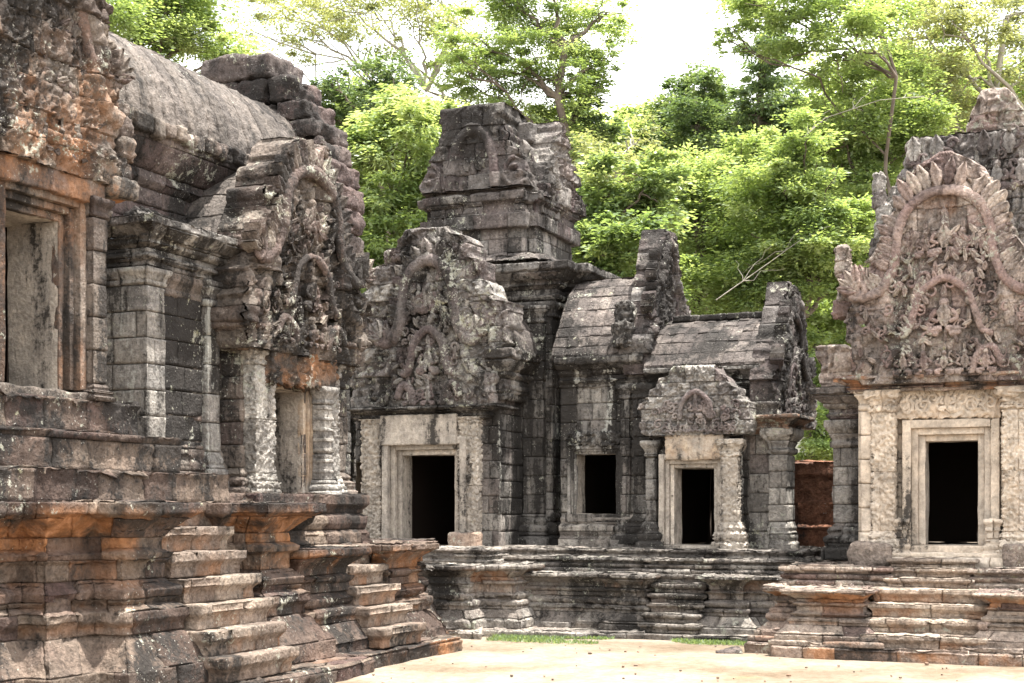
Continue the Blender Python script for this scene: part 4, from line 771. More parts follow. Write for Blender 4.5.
    pd = part("pediment", ST_CE, root, lambda mb: plate(mb, fs, rows, .6, lambda S, Z_: .07 * carve(S, Z_, .13, 31) + .03 * carve(S, Z_, .06, 5), out=.22, ds=.022, dz=.022, groove=.045, jit=.035, sil=.04, ch=(.22, .3), bl=(.35, .6)), amp=.016, chip=.12, seed=112)
    def scene_carving(mb):
        R2 = np.random.default_rng(6); z0 = zz(434)
        for i in range(7): figure(mb, fs, cx + (i - 3) * .17, z0 + .04, .2, .31)
        figure(mb, fs, cx, z0 + .3, .42, .31); tubeblob(mb, fs, smooth([(cx - .3, z0 + .28), (cx - .26, z0 + .6), (cx, z0 + .8), (cx + .26, z0 + .6), (cx + .3, z0 + .28)], 4), .05, .33)
        for i in range(40): curl(mb, fs, cx + R2.uniform(-.8, .8), z0 + R2.uniform(.05, .6), R2.uniform(.05, .1), .024, .31, R2.choice((-1, 1)), R2.uniform(0, 6))
    part("carving", ST_CE, pd, scene_carving, amp=.008, chip=.05, seed=205)
    # left end, mostly hidden behind the hall
    part("pilaster", ST_CD, root, lambda mb: pil(mb, Face('-Y', 27.6), fx(335, 27.6), fx(354, 27.6), 1.5, 5.4, .2, .1, 1.6, 1, 1), amp=.012, seed=113)
    part("wall", ST_CD, root, lambda mb: wall(mb, Face('-Y', 28.3), -19.5, fx(372, 28.3), 1.5, 6.2, (fx(353, 28.3), fx(365, 28.3), 1.5, fz(462, 360, 28.3)), h=.36), amp=.012, seed=114)
    chamber(Face('-Y', 28.3), fx(353, 28.3), fx(365, 28.3), 1.5, fz(462, 360, 28.3), ST_IN, root)
gate()

# ------------------------------------------------------------------ the library on the right
def library():
    root = thing("temple_library", "pinkish carved sandstone temple shrine with a pale door frame and broad steps, on the right", "temple building", (-2.5, 25, 0))
    Yp = 23.1; xs0, xs1 = fx(873, Yp - .3), fx(972, Yp - .3)
    xl = fx(790, Yp)
    pr, og = plinth_prof(.16, 1.04, .66, 1.6)
    kw = dict(org=og, h=.22, bl=(.5, 1.1), du=.04, dv=.028, jit=.022, groove=.045)
    part("plinth", ST_GP, root, lambda mb: sweep(mb, [(xl - .3, 30), (xl - .3, Yp + .6), (xl + .15, Yp + .6), (xl + .15, Yp), (xs0 - .25, Yp), (xs0 - .25, Yp + 1.5)], pr, **kw), amp=.018, chip=.12, seed=130)
    part("plinth", ST_GP, root, lambda mb: sweep(mb, [(xs1 + .25, Yp + 1.5), (xs1 + .25, Yp), (xs1 + 1.4, Yp), (xs1 + 1.4, Yp + .6), (xs1 + 3, Yp + .6)], pr, **kw), amp=.018, chip=.12, seed=131)
    part("plinth", ST_GP, root, lambda mb: sweep(mb, [(fx(745, Yp), 28), (fx(745, Yp), Yp), (fx(770, Yp), Yp), (fx(774, Yp - .45), Yp - .45), (xs1 + 3, Yp - .45)], [(0, -.1), (.02, .13), (0, .16), (-2, .165)], h=.3, bl=(.5, 1.2), jit=.025, org=[.9, .9, 0, 0]), amp=.02, chip=.1, seed=132)
    f = Face('-Y', 0)
    stairs(root, ST_SR, f, xs0 - .16, xs1 + .16, -(Yp - .32), -(Yp + .6), .16, 1.04, 4, -(Yp + 2), org=.8)
    xm0, xm1 = fx(886, 24), fx(972, 24)
    part("platform_tier", ST_GP, root, lambda mb: sweep(mb, [(fx(785, 24.2), 29), (fx(785, 24.2), 24.2), (xm0, 24.2), (xm0, 25)], low_prof(1.04, 1.36, 1, 1.4), h=.16), amp=.018, chip=.1, seed=133)
    part("platform_tier", ST_GP, root, lambda mb: sweep(mb, [(xm1, 25), (xm1, 24.2), (xm1 + 3, 24.2)], low_prof(1.04, 1.36, 1, 1.4), h=.16), amp=.018, chip=.1, seed=134)
    stairs(root, ST_SR, f, xm0, xm1, -24.05, -24.45, 1.04, 1.5, 3, -25.5, org=.1)
    part("platform_tier", ST_GW, root, lambda mb: sweep(mb, [(fx(858, 24.85), 27), (fx(858, 24.85), 24.85), (1.5, 24.85)], [(0, 1.3), (.03, 1.42), (0, 1.52), (-1, 1.53)], h=.2), amp=.014, chip=.06, seed=135)
    Y = 25.5; fd = Face('-Y', Y); X = lambda px, y=Y: fx(px, y); Z = lambda py, y=Y: fz(py, 952, y)
    a, b, c, d = X(925.5), X(978), Z(545), Z(441)
    part("wall", ST_GW, root, lambda mb: wall(mb, fd, X(858), X(1052), 1.5, Z(384), (a, b, c, d), h=.4), amp=.008, seed=136)
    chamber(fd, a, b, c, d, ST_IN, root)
    fr = part("door_frame", ST_GW, root, lambda mb: frame(mb, fd, a, b, c, d, w=.36, o=.2, inner=.11), amp=.005, chip=.02, seed=137)
    part("sill", ST_GW, fr, lambda mb: (bx(mb, fd, a - .4, b + .4, -.5, .32, c - .15, c - .002, r=.02), bx(mb, fd, a - .55, b + .5, .3, .55, c - .2, c - .12, r=.02)), amp=.008, seed=138)
    for u0, u1, s in ((872, 893, 21), (1003, 1027, 22)):
        part("pilaster", ST_GW, root, lambda mb: pil(mb, fd, X(u0, Y - .4), X(u1, Y - .4), 1.5, Z(388, Y - .4), .4, .1, 1.0, .9, .6, relief=(.075, .075, s), du=.022, dv=.025, h=1.3, bl=(.8, 1.6), groove=.015, jit=.004), amp=.006, seed=140 + s)
    part("pilaster", ST_GW, root, lambda mb: pil(mb, fd, X(861, Y - .35), X(871, Y - .35), 1.5, Z(386, Y - .35), .33, .1, 0, .9), amp=.008, seed=145)
    for u0 in (896, 988):
        part("colonnette", ST_GW, root, lambda mb: (pil(mb, fd, X(u0, Y - .2), X(u0 + 12, Y - .2), 1.5, 2.15, .36, -.1, .8, .5, .6), [bx(mb, fd, X(u0 + 1, Y - .2), X(u0 + 11, Y - .2), .1, .34, zz, zz + .06, r=.02) for zz in (1.7, 1.9, 2.1)]), amp=.01, seed=146)
    part("pedestal", ST_GP, root, lambda mb: bx(mb, fd, X(850, Y - .5), X(893, Y - .5), .3, .75, 1.3, 1.75, r=.12, ds=.05, relief=(.03, .2, 2)), amp=.02, chip=.1, seed=147)
    part("pedestal", ST_GP, root, lambda mb: bx(mb, fd, X(1003, Y - .5), X(1060, Y - .5), .3, .75, 1.3, 1.75, r=.06, ds=.05), amp=.02, chip=.1, seed=148)
    part("lintel", ST_GW, root, lambda mb: bx(mb, fd, X(896, Y - .2), X(1000, Y - .2), -.05, .2, d + .38, Z(383), r=.03, ds=.022, org=.2, relief=(.07, .15, 14)), amp=.006, chip=.03, seed=149)
    def lintel_scroll(mb):
        zl0, zl1 = d + .42, Z(385); xc = (X(896, Y - .2) + X(1000, Y - .2)) / 2; hwl = (X(1000, Y - .2) - X(896, Y - .2)) / 2 - .08; hh = (zl1 - zl0)
        for sx in (-1, 1):
            for i in range(5): curl(mb, fd, xc + sx * hwl * (i + .5) / 5, zl0 + hh * (.36 + .2 * (i % 2)), hh * .27, .03, .21, sx * (1 if i % 2 else -1), 1.2 * i, 1.5)
            for i in range(9): leafblob(mb, fd, xc + sx * hwl * (i + .3) / 9, zl0 + hh * .62, 1.57 - sx * .5, hh * .34, .09, .2, .05)
        figure(mb, fd, xc, zl0 + hh * .15, hh * .75, .22)
    part("carving", ST_GW, root, lintel_scroll, amp=.005, chip=.03, seed=211)
    part("cornice", ST_G, root, lambda mb: sweep(mb, [(X(857), Y + .3), (X(857), Y - .4), (X(1045), Y - .4), (X(1045), Y + .5)], cornice_prof(Z(392), Z(376), .3, .4), h=.12, org=[.7] * 14), amp=.014, chip=.08, seed=150)
    yp = Y - .45; zz = lambda py: fz(py, 945, yp); xx = lambda px: fx(px, yp)
    rows = [(zz(p), xx(l), xx(r)) for p, l, r in ((383, 860, 1034), (370, 852, 1040), (350, 850, 1044), (338, 846, 1050), (322, 843, 1052), (300, 848, 1046), (285, 856, 1040), (270, 863, 1034), (255, 868, 1030), (240, 876, 1020), (225, 886, 1014), (205, 895, 1006), (190, 900, 998), (178, 903, 994), (168, 914, 982), (160, 925, 970), (153, 936, 956))]
    cx = xx(946)
    org = lambda S, Z_: .75 * np.clip(1 - np.abs(S - cx) / .5, 0, 1) * np.clip(1 - np.abs(Z_ - zz(205)) / .4, 0, 1)
    pd = part("pediment", ST_G, root, lambda mb: plate(mb, Face('-Y', yp), flames([(z_, l + .1, r_ - .1) for z_, l, r_ in rows], .06, 11), .6, fronton(cx, zz(383), 1.55, zz(160) - zz(383), 9, .6, False), out=.15, ds=.022, dz=.022, groove=.035, jit=.025, org=org, ch=(.36, .5), bl=(.5, 1.0)), amp=.016, chip=.12, seed=151)
    part("naga_arch", ST_G, pd, lambda mb: ornament(mb, Face('-Y', yp), cx, zz(380), 1.5, zz(164) - zz(380), ARCH, .27, leaf=.33, step=.15, r=.085, seed=7, curls=60, figs=5, org=0), amp=.016, chip=.12, seed=206)
    def finial(mb, px, pyb, pyt, y, wd):
        n = 5; z0, z1 = fz(pyb, px, y), fz(pyt, px, y); x = fx(px, y)
        for i in range(n):
            t = i / n; w_ = wd * (1 - .75 * t) * (1 + .15 * math.sin(i * 2.1)); dx = .08 * math.sin(i * 1.3)
            rbox(mb, (x + dx - w_ / 2, y - .2, z0 + (z1 - z0) * t), (x + dx + w_ / 2, y + .2, z0 + (z1 - z0) * (t + 1.25 / n)), r=.07, ds=.035, relief=(.06, .12, i))
    part("naga_finial", ST_G, pd, lambda mb: finial(mb, 847, 318, 250, yp + .1, .42), amp=.02, chip=.1, seed=152)
    # second pediment tier behind and the body of the shrine
    Y2 = Y + 1.0; x2 = lambda px: fx(px, Y2); z2 = lambda py: fz(py, 960, Y2)
    rows = [(z2(p), x2(l), x2(r)) for p, l, r in ((300, 872, 1062), (270, 875, 1062), (240, 876, 1060), (215, 884, 1056), (200, 890, 1052), (175, 898, 1044), (160, 903, 1040), (145, 909, 1034), (135, 912, 1030))]
    def tower_carving(mb):
        R2 = np.random.default_rng(12); F2 = Face('-Y', Y2)
        for q in (925, 950, 978, 998, 1022): figure(mb, F2, x2(q), z2(196), .62, .2)
        for q in (915, 938, 985, 1010): leafblob(mb, F2, x2(q), z2(160), 1.57, .42, .3, .16, .16)
        for i in range(46): curl(mb, F2, x2(R2.uniform(905, 1030)), z2(R2.uniform(140, 235)), R2.uniform(.08, .17), .035, .2, R2.choice((-1, 1)), R2.uniform(0, 6))
    gb = part("gable", ST_CE, root, lambda mb: (plate(mb, Face('-Y', Y2), flames(rows, .05, 6), .9, lambda S, Z_: .12 * carve(S, Z_, .22, 17), out=.1, ds=.03, dz=.03, groove=.04, jit=.04, sil=.05), tower_carving(mb)), amp=.022, chip=.16, seed=153)
    part("naga_finial", ST_CE, gb, lambda mb: finial(mb, 883, 260, 178, Y2 - .1, .4), amp=.02, chip=.1, seed=154)
    rows = [(z2(p), x2(l), x2(r)) for p, l, r in ((136, 965, 1026), (125, 968, 1022), (115, 972, 1020), (105, 974, 1018), (98, 978, 1012), (90, 984, 1002))]
    part("gable", ST_G, root, lambda mb: plate(mb, Face('-Y', Y2 + .2), rows, .7, lambda S, Z_: .14 * carve(S, Z_, .24, 5), out=.1, ds=.03, dz=.03, groove=.04, jit=.04, sil=.06), amp=.03, chip=.16, seed=155)
    part("wall", ST_CT, root, lambda mb: sweep(mb, [(x2(870), 30), (x2(870), Y2 + .3), (x2(880), Y2 + .3)], [(0, 1.5), (0, 5.5)], h=.36), amp=.014, seed=156)
    part("roof", ST_CR, root, lambda mb: sweep(mb, [(x2(905), 31), (x2(905), Y2 + .8)], vault_prof(z2(215), z2(150), 1.2, .2, 8), h=.36, bl=(.4, .7)), seed=157)
    # left wing pier with its broken capital
    Yw = 26.3; xw = lambda px: fx(px, Yw); zw = lambda py: fz(py, 845, Yw)
    part("wall", ST_C, root, lambda mb: sweep(mb, [(xw(833), 29), (xw(833), Yw), (xw(864), Yw)], colprof(1.4, zw(420), 1.5, 1.2, 1.2), h=.36, bl=(.4, .7)), amp=.012, seed=158)
    part("cornice", ST_CT, root, lambda mb: sweep(mb, [(xw(832), 29), (xw(832), Yw), (xw(864), Yw)], cornice_prof(zw(424), zw(388), .34, .4), h=.16), amp=.016, chip=.1, seed=159)
    rows = [(zw(p), xw(l), xw(r)) for p, l, r in ((390, 826, 864), (378, 822, 864), (365, 824, 862), (352, 818, 858), (345, 820, 850))]
    part("antefix", ST_G, root, lambda mb: plate(mb, Face('-Y', Yw), rows, .5, lambda S, Z_: .1 * carve(S, Z_, .25, 6), out=.1, ds=.03, dz=.025, sil=.05), amp=.025, chip=.14, seed=160)
library()

# ------------------------------------------------------------------ enclosure wall and loose stones
wl = thing("laterite_wall", "rough red laterite enclosure wall seen in the gap beside the pink shrine", "wall", (-4.5, 29.5, 0))
part("wall", ST_LAT, wl, lambda mb: sweep(mb, [(-7.5, 29.5), (-4.3, 29.5)], [(.25, 0), (.25, 1.9), (.12, 2.0), (.12, 2.45), (0, 2.5), (0, 2.95), (.1, 3.0), (.1, 3.25), (-.8, 3.3)], h=.4, bl=(.5, 1.1), jit=.04, groove=.04, du=.05), amp=.03, chip=.14, seed=170)
def loose(label, px, py, size, mat, rot=0, org=0, n=0):
    D = EYE * FPX / (py - HOR); p = far(px, py, D); o = thing("loose_stone", label, "stone", (p[0], p[1], 0))
    mb = MB(); rbox(mb, (p[0] - size[0] / 2, p[1] - size[1] / 2, -.06), (p[0] + size[0] / 2, p[1] + size[1] / 2, size[2]), r=.06, ds=.04, rot=rot, org=org, tilt=(.04, .03))
    V = mb.build("loose_stone", mat, o, amp=.02, chip=.12, seed=180 + n)
    V.parent = None; V.location = (p[0], p[1], 0); 
    for k in ("label", "category"): V[k] = o[k]
    bpy.data.objects.remove(o)
loose("long flat pinkish block lying at the foot of the left stairs", 215, 682, (1.3, .5, .16), ST_GP, .3, 0, 1)
loose("thin flat pink slab lying on the sand between the two right stairs", 728, 652, (.42, .4, .04), ST_LR, .4, 0, 3)
loose("tiny dark pebble on the sand before the left steps", 322, 675, (.28, .12, .05), ST_L, .2, 0, 4)
# ------------------------------------------------------------------ trees
def leaf_mat(name, dark, mid, light, trans=.45):
    m = bpy.data.materials.new(name); m.use_nodes = True; nt = m.node_tree; nt.nodes.clear()
    at = nt.nodes.new("ShaderNodeAttribute"); at.attribute_name = "st"; sep = nt.nodes.new("ShaderNodeSeparateColor"); nt.links.new(at.outputs['Color'], sep.inputs[0])
    c = ramp(nt, sep.outputs[0], [(.0, dark), (.5, mid), (1, light)])
    g = nt.nodes.new("ShaderNodeNewGeometry"); c = mix(nt, .3, c, ramp(nt, noise(nt, g.outputs['Position'], 1.2, 3), [(.3, (.6, .65, .5)), (.7, (1.3, 1.2, 1.2))]), 'MULTIPLY')
    d = nt.nodes.new("ShaderNodeBsdfDiffuse"); t = nt.nodes.new("ShaderNodeBsdfTranslucent"); gl = nt.nodes.new("ShaderNodeBsdfGlossy"); gl.inputs['Roughness'].default_value = .45
    nt.links.new(c, d.inputs[0]); nt.links.new(mix(nt, 1.0, c, (1.25, 1.15, .6), 'MULTIPLY'), t.inputs[0])
    a = nt.nodes.new("ShaderNodeMixShader"); a.inputs[0].default_value = trans; nt.links.new(d.outputs[0], a.inputs[1]); nt.links.new(t.outputs[0], a.inputs[2])
    b = nt.nodes.new("ShaderNodeMixShader"); b.inputs[0].default_value = .04; nt.links.new(a.outputs[0], b.inputs[1]); nt.links.new(gl.outputs[0], b.inputs[2])
    o = nt.nodes.new("ShaderNodeOutputMaterial"); nt.links.new(b.outputs[0], o.inputs[0]); return m
def bark_mat(name, c0, c1):
    m = bpy.data.materials.new(name); m.use_nodes = True; nt = m.node_tree; b = nt.nodes['Principled BSDF']; g = nt.nodes.new("ShaderNodeNewGeometry")
    nt.links.new(ramp(nt, noise(nt, g.outputs['Position'], 3, 6, (1, 1, .3)), [(.35, c0), (.65, c1)]), b.inputs['Base Color']); b.inputs['Roughness'].default_value = .9; return m
LM = {'bright': leaf_mat("yellow_green_leaves", (.14, .21, .08), (.26, .36, .155), (.38, .47, .26), .6),
      'mid': leaf_mat("mid_green_leaves", (.11, .175, .075), (.215, .305, .14), (.33, .41, .22), .6),
      'dark': leaf_mat("dark_green_leaves", (.055, .095, .05), (.115, .18, .085), (.2, .27, .14), .5),
      'pale': leaf_mat("pale_grey_green_leaves", (.15, .18, .10), (.27, .31, .17), (.38, .42, .25), .55)}
BK = bark_mat("brown_bark", (.06, .045, .035), (.14, .11, .085)); BKP = bark_mat("pale_grey_bark", (.2, .18, .15), (.36, .33, .28))
def tube_mesh(paths, sides=6):
    Vs, Fs, n = [], [], 0
    for pts, rad in paths:
        p = np.array(pts, float); d = np.gradient(p, axis=0); d /= np.maximum(np.linalg.norm(d, axis=1, keepdims=True), 1e-9)
        a = np.cross(d, (0.3, .9, .1)); a /= np.maximum(np.linalg.norm(a, axis=1, keepdims=True), 1e-9); b = np.cross(d, a)
        th = np.linspace(0, 2 * np.pi, sides, endpoint=False)
        R_ = np.array(rad)[:, None, None]; ring = p[:, None] + R_ * (a[:, None] * np.cos(th)[None, :, None] + b[:, None] * np.sin(th)[None, :, None])
        k = len(p); idx = np.arange(k * sides).reshape(k, sides) + n
        q = np.stack([idx[:-1], np.roll(idx[:-1], -1, 1), np.roll(idx[1:], -1, 1), idx[1:]], -1).reshape(-1, 4)
        Vs.append(ring.reshape(-1, 3)); Fs.append(q); n += k * sides
    return np.concatenate(Vs), np.concatenate(Fs)
def bend(a, b, r0, r1, n=9, sag=.12, sd=0):
    r = np.random.default_rng(sd); t = np.linspace(0, 1, n)[:, None]; a, b = np.array(a), np.array(b); L = np.linalg.norm(b - a)
    p = a * (1 - t) + b * t + np.array((0, 0, sag * L)) * (np.sin(t * np.pi) * .6)
    p[1:-1] += r.normal(0, .025 * L, (n - 2, 3)); return p, np.linspace(r0, r1, n)
def leaves(clumps, dens, lw, ll, seed, droop=.3, flat=.45, sub=22, spread=.3):
    r = np.random.default_rng(seed); Cn, Tn, Al = [], [], []
    for c, R0, k, tone in clumps:
        ns = max(5, int(sub * k)); d = r.normal(size=(ns, 3)); d /= np.linalg.norm(d, axis=1, keepdims=True)
        sc = c + d * (r.random((ns, 1)) ** .5) * R0 * 1.3 * np.array((1, 1, .9)); st = np.clip(tone + r.normal(0, .16, ns), 0, 1)
        n = int(1.7 * dens * k * (R0 / 1.2) ** 2); w_ = r.integers(0, ns, n)
        q = r.normal(size=(n, 3)) * np.array((1, 1, flat)) * spread * R0 * r.uniform(.35, 1.3, (ns, 1))[w_]
        Cn.append(sc[w_] + q); Tn.append(np.clip(st[w_] + r.normal(0, .12, n), 0, 1)); Al.append(d[w_] * .5 + q / (spread * R0))
    P = np.concatenate(Cn); T = np.concatenate(Tn); A = np.concatenate(Al); n = len(P)
    ax = A + r.normal(0, .6, (n, 3)); ax[:, 2] = ax[:, 2] * .4 - droop; ax /= np.linalg.norm(ax, axis=1, keepdims=True)
    up = r.normal(0, .45, (n, 3)) + np.array((0, 0, 1.0)); sd = np.cross(ax, up); sd /= np.maximum(np.linalg.norm(sd, axis=1, keepdims=True), 1e-6)
    s = r.uniform(.35, 1.1, (n, 1)); L = ax * ll * s; W = sd * lw * s * .5
    V = np.stack([P - L * .5, P + W - L * .05, P + L * .5, P - W - L * .05], 1).reshape(-1, 3)
    F = np.arange(n * 4).reshape(n, 4); C = np.zeros((n * 4, 3)); C[:, 0] = np.repeat(T, 4); return V, F, C
def tree(name, label, D, base, cl, mat, dens=1500, lw=.1, ll=.22, seed=0, bark=None, r0=.28, limb=True, group=None, top=None, cat="tree", **k):
    r = np.random.default_rng(seed + 100); b = far(base, HOR, D); b[2] = 0
    root = thing(name, label, cat, tuple(b), group); cs = []
    for c in cl:
        px, py, rp = c[:3]; kk = c[3] if len(c) > 3 else 1.0; tone = c[4] if len(c) > 4 else .5
        q = far(px, py, D); rr = rp / FPX * D; v = far(px, py, D + 1) - far(px, py, D); q = q + v * r.normal(0, 1.0) * rr * .8; cs.append((q, rr, kk, tone))
    tp = far(*top, D) if top else np.mean([c[0] for c in cs], axis=0)
    if tp[2] < 2: tp[2] = 2
    tk, rad = bend(b - np.array((0, 0, .2)), tp, r0, r0 * .45, 12, .0, seed); paths = [(tk, rad)]
    V, F = tube_mesh(paths, 9); mesh_obj("trunk", V, F, bark or BK, root)
    if limb:
        paths = []
        for i, (q, rr, kk, tn) in enumerate(cs):
            j = int(np.clip(np.argmin(np.abs(tk[:, 2] - (q[2] - .8 * np.linalg.norm(q[:2] - tp[:2])))), 3, 11)); paths.append(bend(tk[j], q, r0 * .38, .025, 9, .1, seed + i))
            for h in range(3): paths.append(bend(paths[-1 - h][0][5 + h], q + r.normal(0, .6, 3) * rr, .035, .012, 6, .1, seed + i + h))
        V, F = tube_mesh(paths, 5); mesh_obj("limbs", V, F, bark or BK, root)
    V, F, C = leaves(cs, dens, lw, ll, seed, **k); mesh_obj("crown", V, F, LM[mat], root, C, smooth=False)
    return root
G = "trees of the forest behind the temple"
tree("broadleaf_tree", "deep green leafy tree spreading behind the long grey vault at top left", 58, 130, [(85, -15, 50), (110, 12, 45, 1, .35), (150, 22, 42), (190, 40, 38, 1, .6), (130, 48, 36, 1, .4), (235, 58, 24, .8, .6), (215, 25, 32), (175, 5, 30), (165, -20, 45)], 'bright', 2600, seed=1, group=G)
tree("thin_canopy_tree", "thin grey-green tree with bare arching branches against the white sky left of the ruined tower", 64, 478, [(285, 18, 30, .6), (325, 32, 32, .6), (375, 12, 40, .7), (420, 28, 36, .7), (345, 0, 40, .7), (440, 2, 34, .7), (300, 45, 22, .5), (400, 60, 20, .45), (455, 45, 26, .6), (270, -5, 34, .7), (250, 30, 18, .4)], 'pale', 1500, .10, .2, seed=2, top=(455, 25), r0=.25, group=G, bark=BKP)
tree("dark_evergreen_tree", "small dark evergreen tree standing against the white sky just right of the hall gable", 60, 372, [(345, 98, 26), (380, 88, 28), (335, 118, 22), (408, 108, 24), (365, 120, 24), (395, 72, 18, .8), (330, 85, 16, .8)], 'dark', 2600, seed=3, top=(372, 95), group=G)
tree("bamboo_thicket", "bright yellow-green feathery thicket filling the gap between the hall and the tower", 41, 395, [(390, 112, 26, 1, .8), (370, 150, 30, 1, .6), (412, 145, 38, 1, .8), (358, 195, 30, 1, .6), (392, 205, 40, 1, .55), (432, 190, 30, 1, .7), (345, 235, 26), (390, 250, 34), (440, 118, 20, 1, .8), (352, 150, 22, 1, .6), (455, 235, 25), (340, 280, 28), (400, 300, 40), (455, 150, 24)], 'bright', 5200, .085, .24, seed=4, r0=.12, group=G, droop=.5)
tree("feathery_tree", "tall feathery light green tree rising directly behind the ruined tower", 55, 570, [(478, 38, 34, 1, .6), (530, 22, 45, 1, .6), (580, 32, 36, 1, .7), (508, 72, 38), (555, 72, 32), (602, 58, 24), (470, 82, 28), (535, 112, 36), (610, 12, 20), (548, -15, 42), (500, 0, 30), (462, 60, 20, .8), (590, 95, 20, 1, .4), (560, 130, 28)], 'bright', 3000, .075, .19, seed=5, top=(565, 50), r0=.3, group=G, flat=.3)
tree("vine_clad_tree", "dark leafy creeper-hung stem beside the tall feathery tree right of the tower", 57, 588, [(582, 62, 16, 1, .4), (590, 85, 17, 1, .4), (585, 112, 18, 1, .4), (600, 130, 18)], 'dark', 3000, seed=6, top=(585, 60), group=G)
tree("twiggy_shrub", "brownish twiggy tangled shrub just right of the ruined tower top", 44, 615, [(600, 150, 26, .7, .3), (628, 165, 26, .7, .3), (608, 185, 24, .8, .3), (640, 140, 20, .6)], 'pale', 1700, .09, .2, seed=7, bark=BKP, r0=.1, group=G, cat="shrub")
tree("round_crowned_tree", "rounded dark glossy tree standing under the big patch of open sky", 62, 700, [(690, 88, 24, 1, .6), (716, 108, 28), (676, 115, 26), (702, 135, 32), (732, 138, 20), (665, 140, 22), (706, 80, 14, 1, .7), (690, 165, 30)], 'dark', 3600, seed=8, top=(700, 110), group=G)
tree("broadleaf_shrub", "bushy broad-leaved shrub directly above the first gable of the gatehouse", 40, 622, [(608, 190, 30, 1, .6), (640, 205, 34, 1, .6), (600, 235, 26), (630, 250, 32, 1, .5), (585, 210, 20), (610, 285, 40), (655, 180, 24), (590, 260, 24)], 'mid', 5200, .12, .22, seed=9, r0=.14, group=G, cat="shrub")
tree("broadleaf_tree", "sunlit green tree above the flat roof ridge of the gatehouse's second wing", 45, 710, [(690, 180, 36, 1, .6), (728, 200, 40, 1, .6), (682, 228, 36), (722, 255, 38), (690, 290, 36), (748, 165, 26, 1, .6), (670, 270, 26), (655, 300, 32), (730, 310, 36), (665, 200, 22, 1, .6)], 'bright', 5600, .085, .2, seed=10, group=G)
tree("broadleaf_tree", "bright green tree filling the gap between the gatehouse and the pink shrine", 43, 805, [(775, 182, 38, 1, .6), (818, 200, 40), (768, 240, 40, 1, .6), (822, 255, 42), (788, 305, 42), (832, 325, 36), (800, 365, 38), (832, 395, 32), (845, 430, 30), (815, 440, 32), (850, 280, 30), (862, 225, 28), (800, 150, 30, 1, .6), (750, 280, 28)], 'bright', 5600, .085, .2, seed=11, group=G)
tree("vine_clad_tree", "dark creeper-draped tall trunk hanging against the sky right of the open patch", 58, 768, [(760, 48, 20), (770, 78, 24), (764, 108, 24), (785, 130, 22), (752, 140, 20), (780, 35, 18), (775, 155, 22), (745, 115, 14, .8), (790, 100, 12, .8)], 'dark', 2800, seed=12, top=(768, 20), group=G, droop=.7)
tree("broadleaf_tree", "high bright canopy overhanging the sky at the top between the open patch and the shrine", 50, 850, [(738, 8, 28, .9, .6), (780, 12, 34, 1, .6), (820, 2, 40), (852, 28, 30), (803, 42, 22, .8), (728, 40, 16, .7), (765, -20, 40), (870, 0, 36), (830, 60, 16, .6)], 'bright', 2900, .09, .2, seed=13, r0=.12, top=(885, 40), group=G)
tree("broadleaf_tree", "mid green spreading tree immediately left of the shrine's pointed top", 52, 872, [(850, 92, 34, 1, .6), (882, 118, 40), (842, 132, 34), (902, 82, 28, .9), (870, 160, 40), (832, 165, 28), (910, 150, 32), (890, 195, 36), (855, 200, 30), (925, 115, 26)], 'bright', 3000, seed=14, group=G)
tree("pale_trunk_tree", "pale thin-leaved tree with a bare grey trunk behind the shrine's top at far right", 56, 1012, [(900, 30, 40, .8), (940, 18, 42, .8), (985, 35, 40, .8), (1022, 15, 38, .8), (952, 70, 34, .7), (918, 75, 30, .7), (1040, 70, 34, .8), (880, 55, 26, .7), (975, 105, 26, .6), (935, 120, 26, .7)], 'pale', 1900, .10, .2, seed=15, top=(1006, 20), r0=.26, bark=BKP, group=G)
for i, (px, lab) in enumerate(((380, "dim dark tree farthest back behind the yellow-green thicket"), (500, "dim dark tree farthest back hidden mostly by the ruined tower"), (640, "dim dark tree farthest back above the gatehouse's first gable"), (740, "dim dark tree farthest back beneath the creeper-draped trunk"), (850, "dim dark tree farthest back left of the shrine pediment"), (960, "dim dark tree farthest back behind the shrine's pointed top"))):
    y0 = [150, 160, 170, 165, 160, 110][i]
    tree("forest_tree", lab, 72 + 3 * (i % 2), px, [(px + dx, y0 + dy, 62, 1, .45) for dx in (-48, 0, 48) for dy in (20, 110, 200)] + [(px - 10, y0 - 15, 40)], 'bright', 1500, .24, .36, seed=20 + i, group=G, limb=False)
for i, (px, y0, lab2) in enumerate(((700, 130, "loose pale green tree closing the view under the creeper-draped trunk"), (880, 60, "loose pale green tree closing the view left of the shrine's pointed top"), (600, 130, "loose pale green tree closing the view right of the ruined tower"))):
    tree("forest_tree", lab2, 66, px, [(px + dx, y0 + dy, 40, .9, .75) for dx in (-55, 0, 55) for dy in (20, 75, 130)], 'bright', 2000, .12, .22, seed=40 + i, group=G, r0=.15)
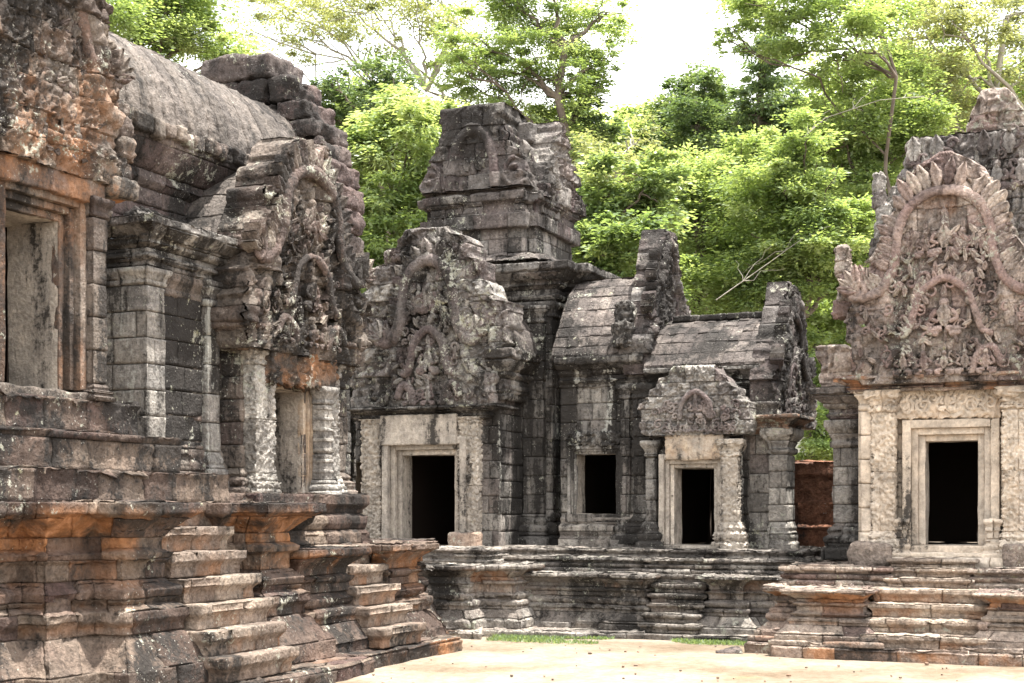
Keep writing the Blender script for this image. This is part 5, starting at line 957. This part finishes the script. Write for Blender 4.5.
# bleached dead branches lying through the canopy
for i, (lab, pts, D) in enumerate((("bleached forked dead branch lying across the leaves above the second wing", [(716, 300), (770, 262), (800, 240), (835, 232)], 41), ("long grey bare branch poking out beside the shrine's left naga", [(790, 150), (825, 118), (880, 100), (925, 96)], 47))):
    p = np.array([far(x, y, D + .3 * j) for j, (x, y) in enumerate(pts)]); r = np.random.default_rng(i)
    paths = [(p, np.linspace(.017, .007, len(p)))] + [bend(p[k % 3 + 0] * .5 + p[k % 3 + 1] * .5, p[k % 3 + 1] + r.normal(0, .7, 3), .011, .004, 6, .1, k) for k in range(8)]
    V, F = tube_mesh(paths, 5); tag(mesh_obj("dead_branch", V, F, BKP), lab, "branch")
# short grass along the foot of the gatehouse
def grass():
    r = np.random.default_rng(5); n = 15000; px = r.uniform(425, 790, n); Y = 23.2 + r.beta(2, 1.3, n) * 1.6 + .0022 * (px - 600); t = (px - 512) / FPX; D = Y / (ct + t * sn)
    P = np.stack([D * (-sn + t * ct), Y, np.zeros(n)], -1); keep = fbm(P * .9, 3, 8) + .35 * (Y - 24.1) > .12; P = P[keep]; n = len(P)
    a = r.uniform(0, 2 * np.pi, n); W = np.stack([np.cos(a), np.sin(a), 0 * a], -1) * .012; h = r.uniform(.015, .06, n); T = P + np.stack([r.normal(0, .02, n), r.normal(0, .02, n), h], -1)
    V = np.stack([P - W, P + W, T + W * .3, T - W * .3], 1).reshape(-1, 3); C = np.zeros((n * 4, 3)); C[:, 0] = np.repeat(r.random(n) * .7, 4)
    o = mesh_obj("grass", V, np.arange(n * 4).reshape(n, 4), LM['mid'], None, C, smooth=False); o['kind'] = 'stuff'; tag(o, "short bright grass growing along the foot of the middle gatehouse", "grass")
grass()
def litter():
    r = np.random.default_rng(9); mb = MB(); n = 200
    for i in range(n):
        x = r.uniform(-13, 4); y = r.uniform(14.5, 24.4); s = r.uniform(.006, .02) if i > 14 else r.uniform(.02, .045); rbox(mb, (x - s, y - s * r.uniform(.5, 1), -.01), (x + s, y + s, s * r.uniform(.3, .9)), r=s * .4, ds=.2, rot=r.uniform(0, 3), org=.3)
    o = mb.build("gravel", ST_ST, None, amp=.004, chip=0); o['kind'] = 'stuff'; tag(o, "small brown stones and crumbs scattered over the pale sand", "gravel")
litter()

def weed():
    p = np.array((fx(868, 24.95), 24.9, fz(326, 868, 24.95))); V, F, C = leaves([(p, .13, 1, .6)], 5200, .04, .07, 77); o = mesh_obj("weed", V, F, LM['bright'], None, C, smooth=False); tag(o, "tiny green weed sprouting from the left shoulder of the pink shrine's pediment", "weed")
weed()
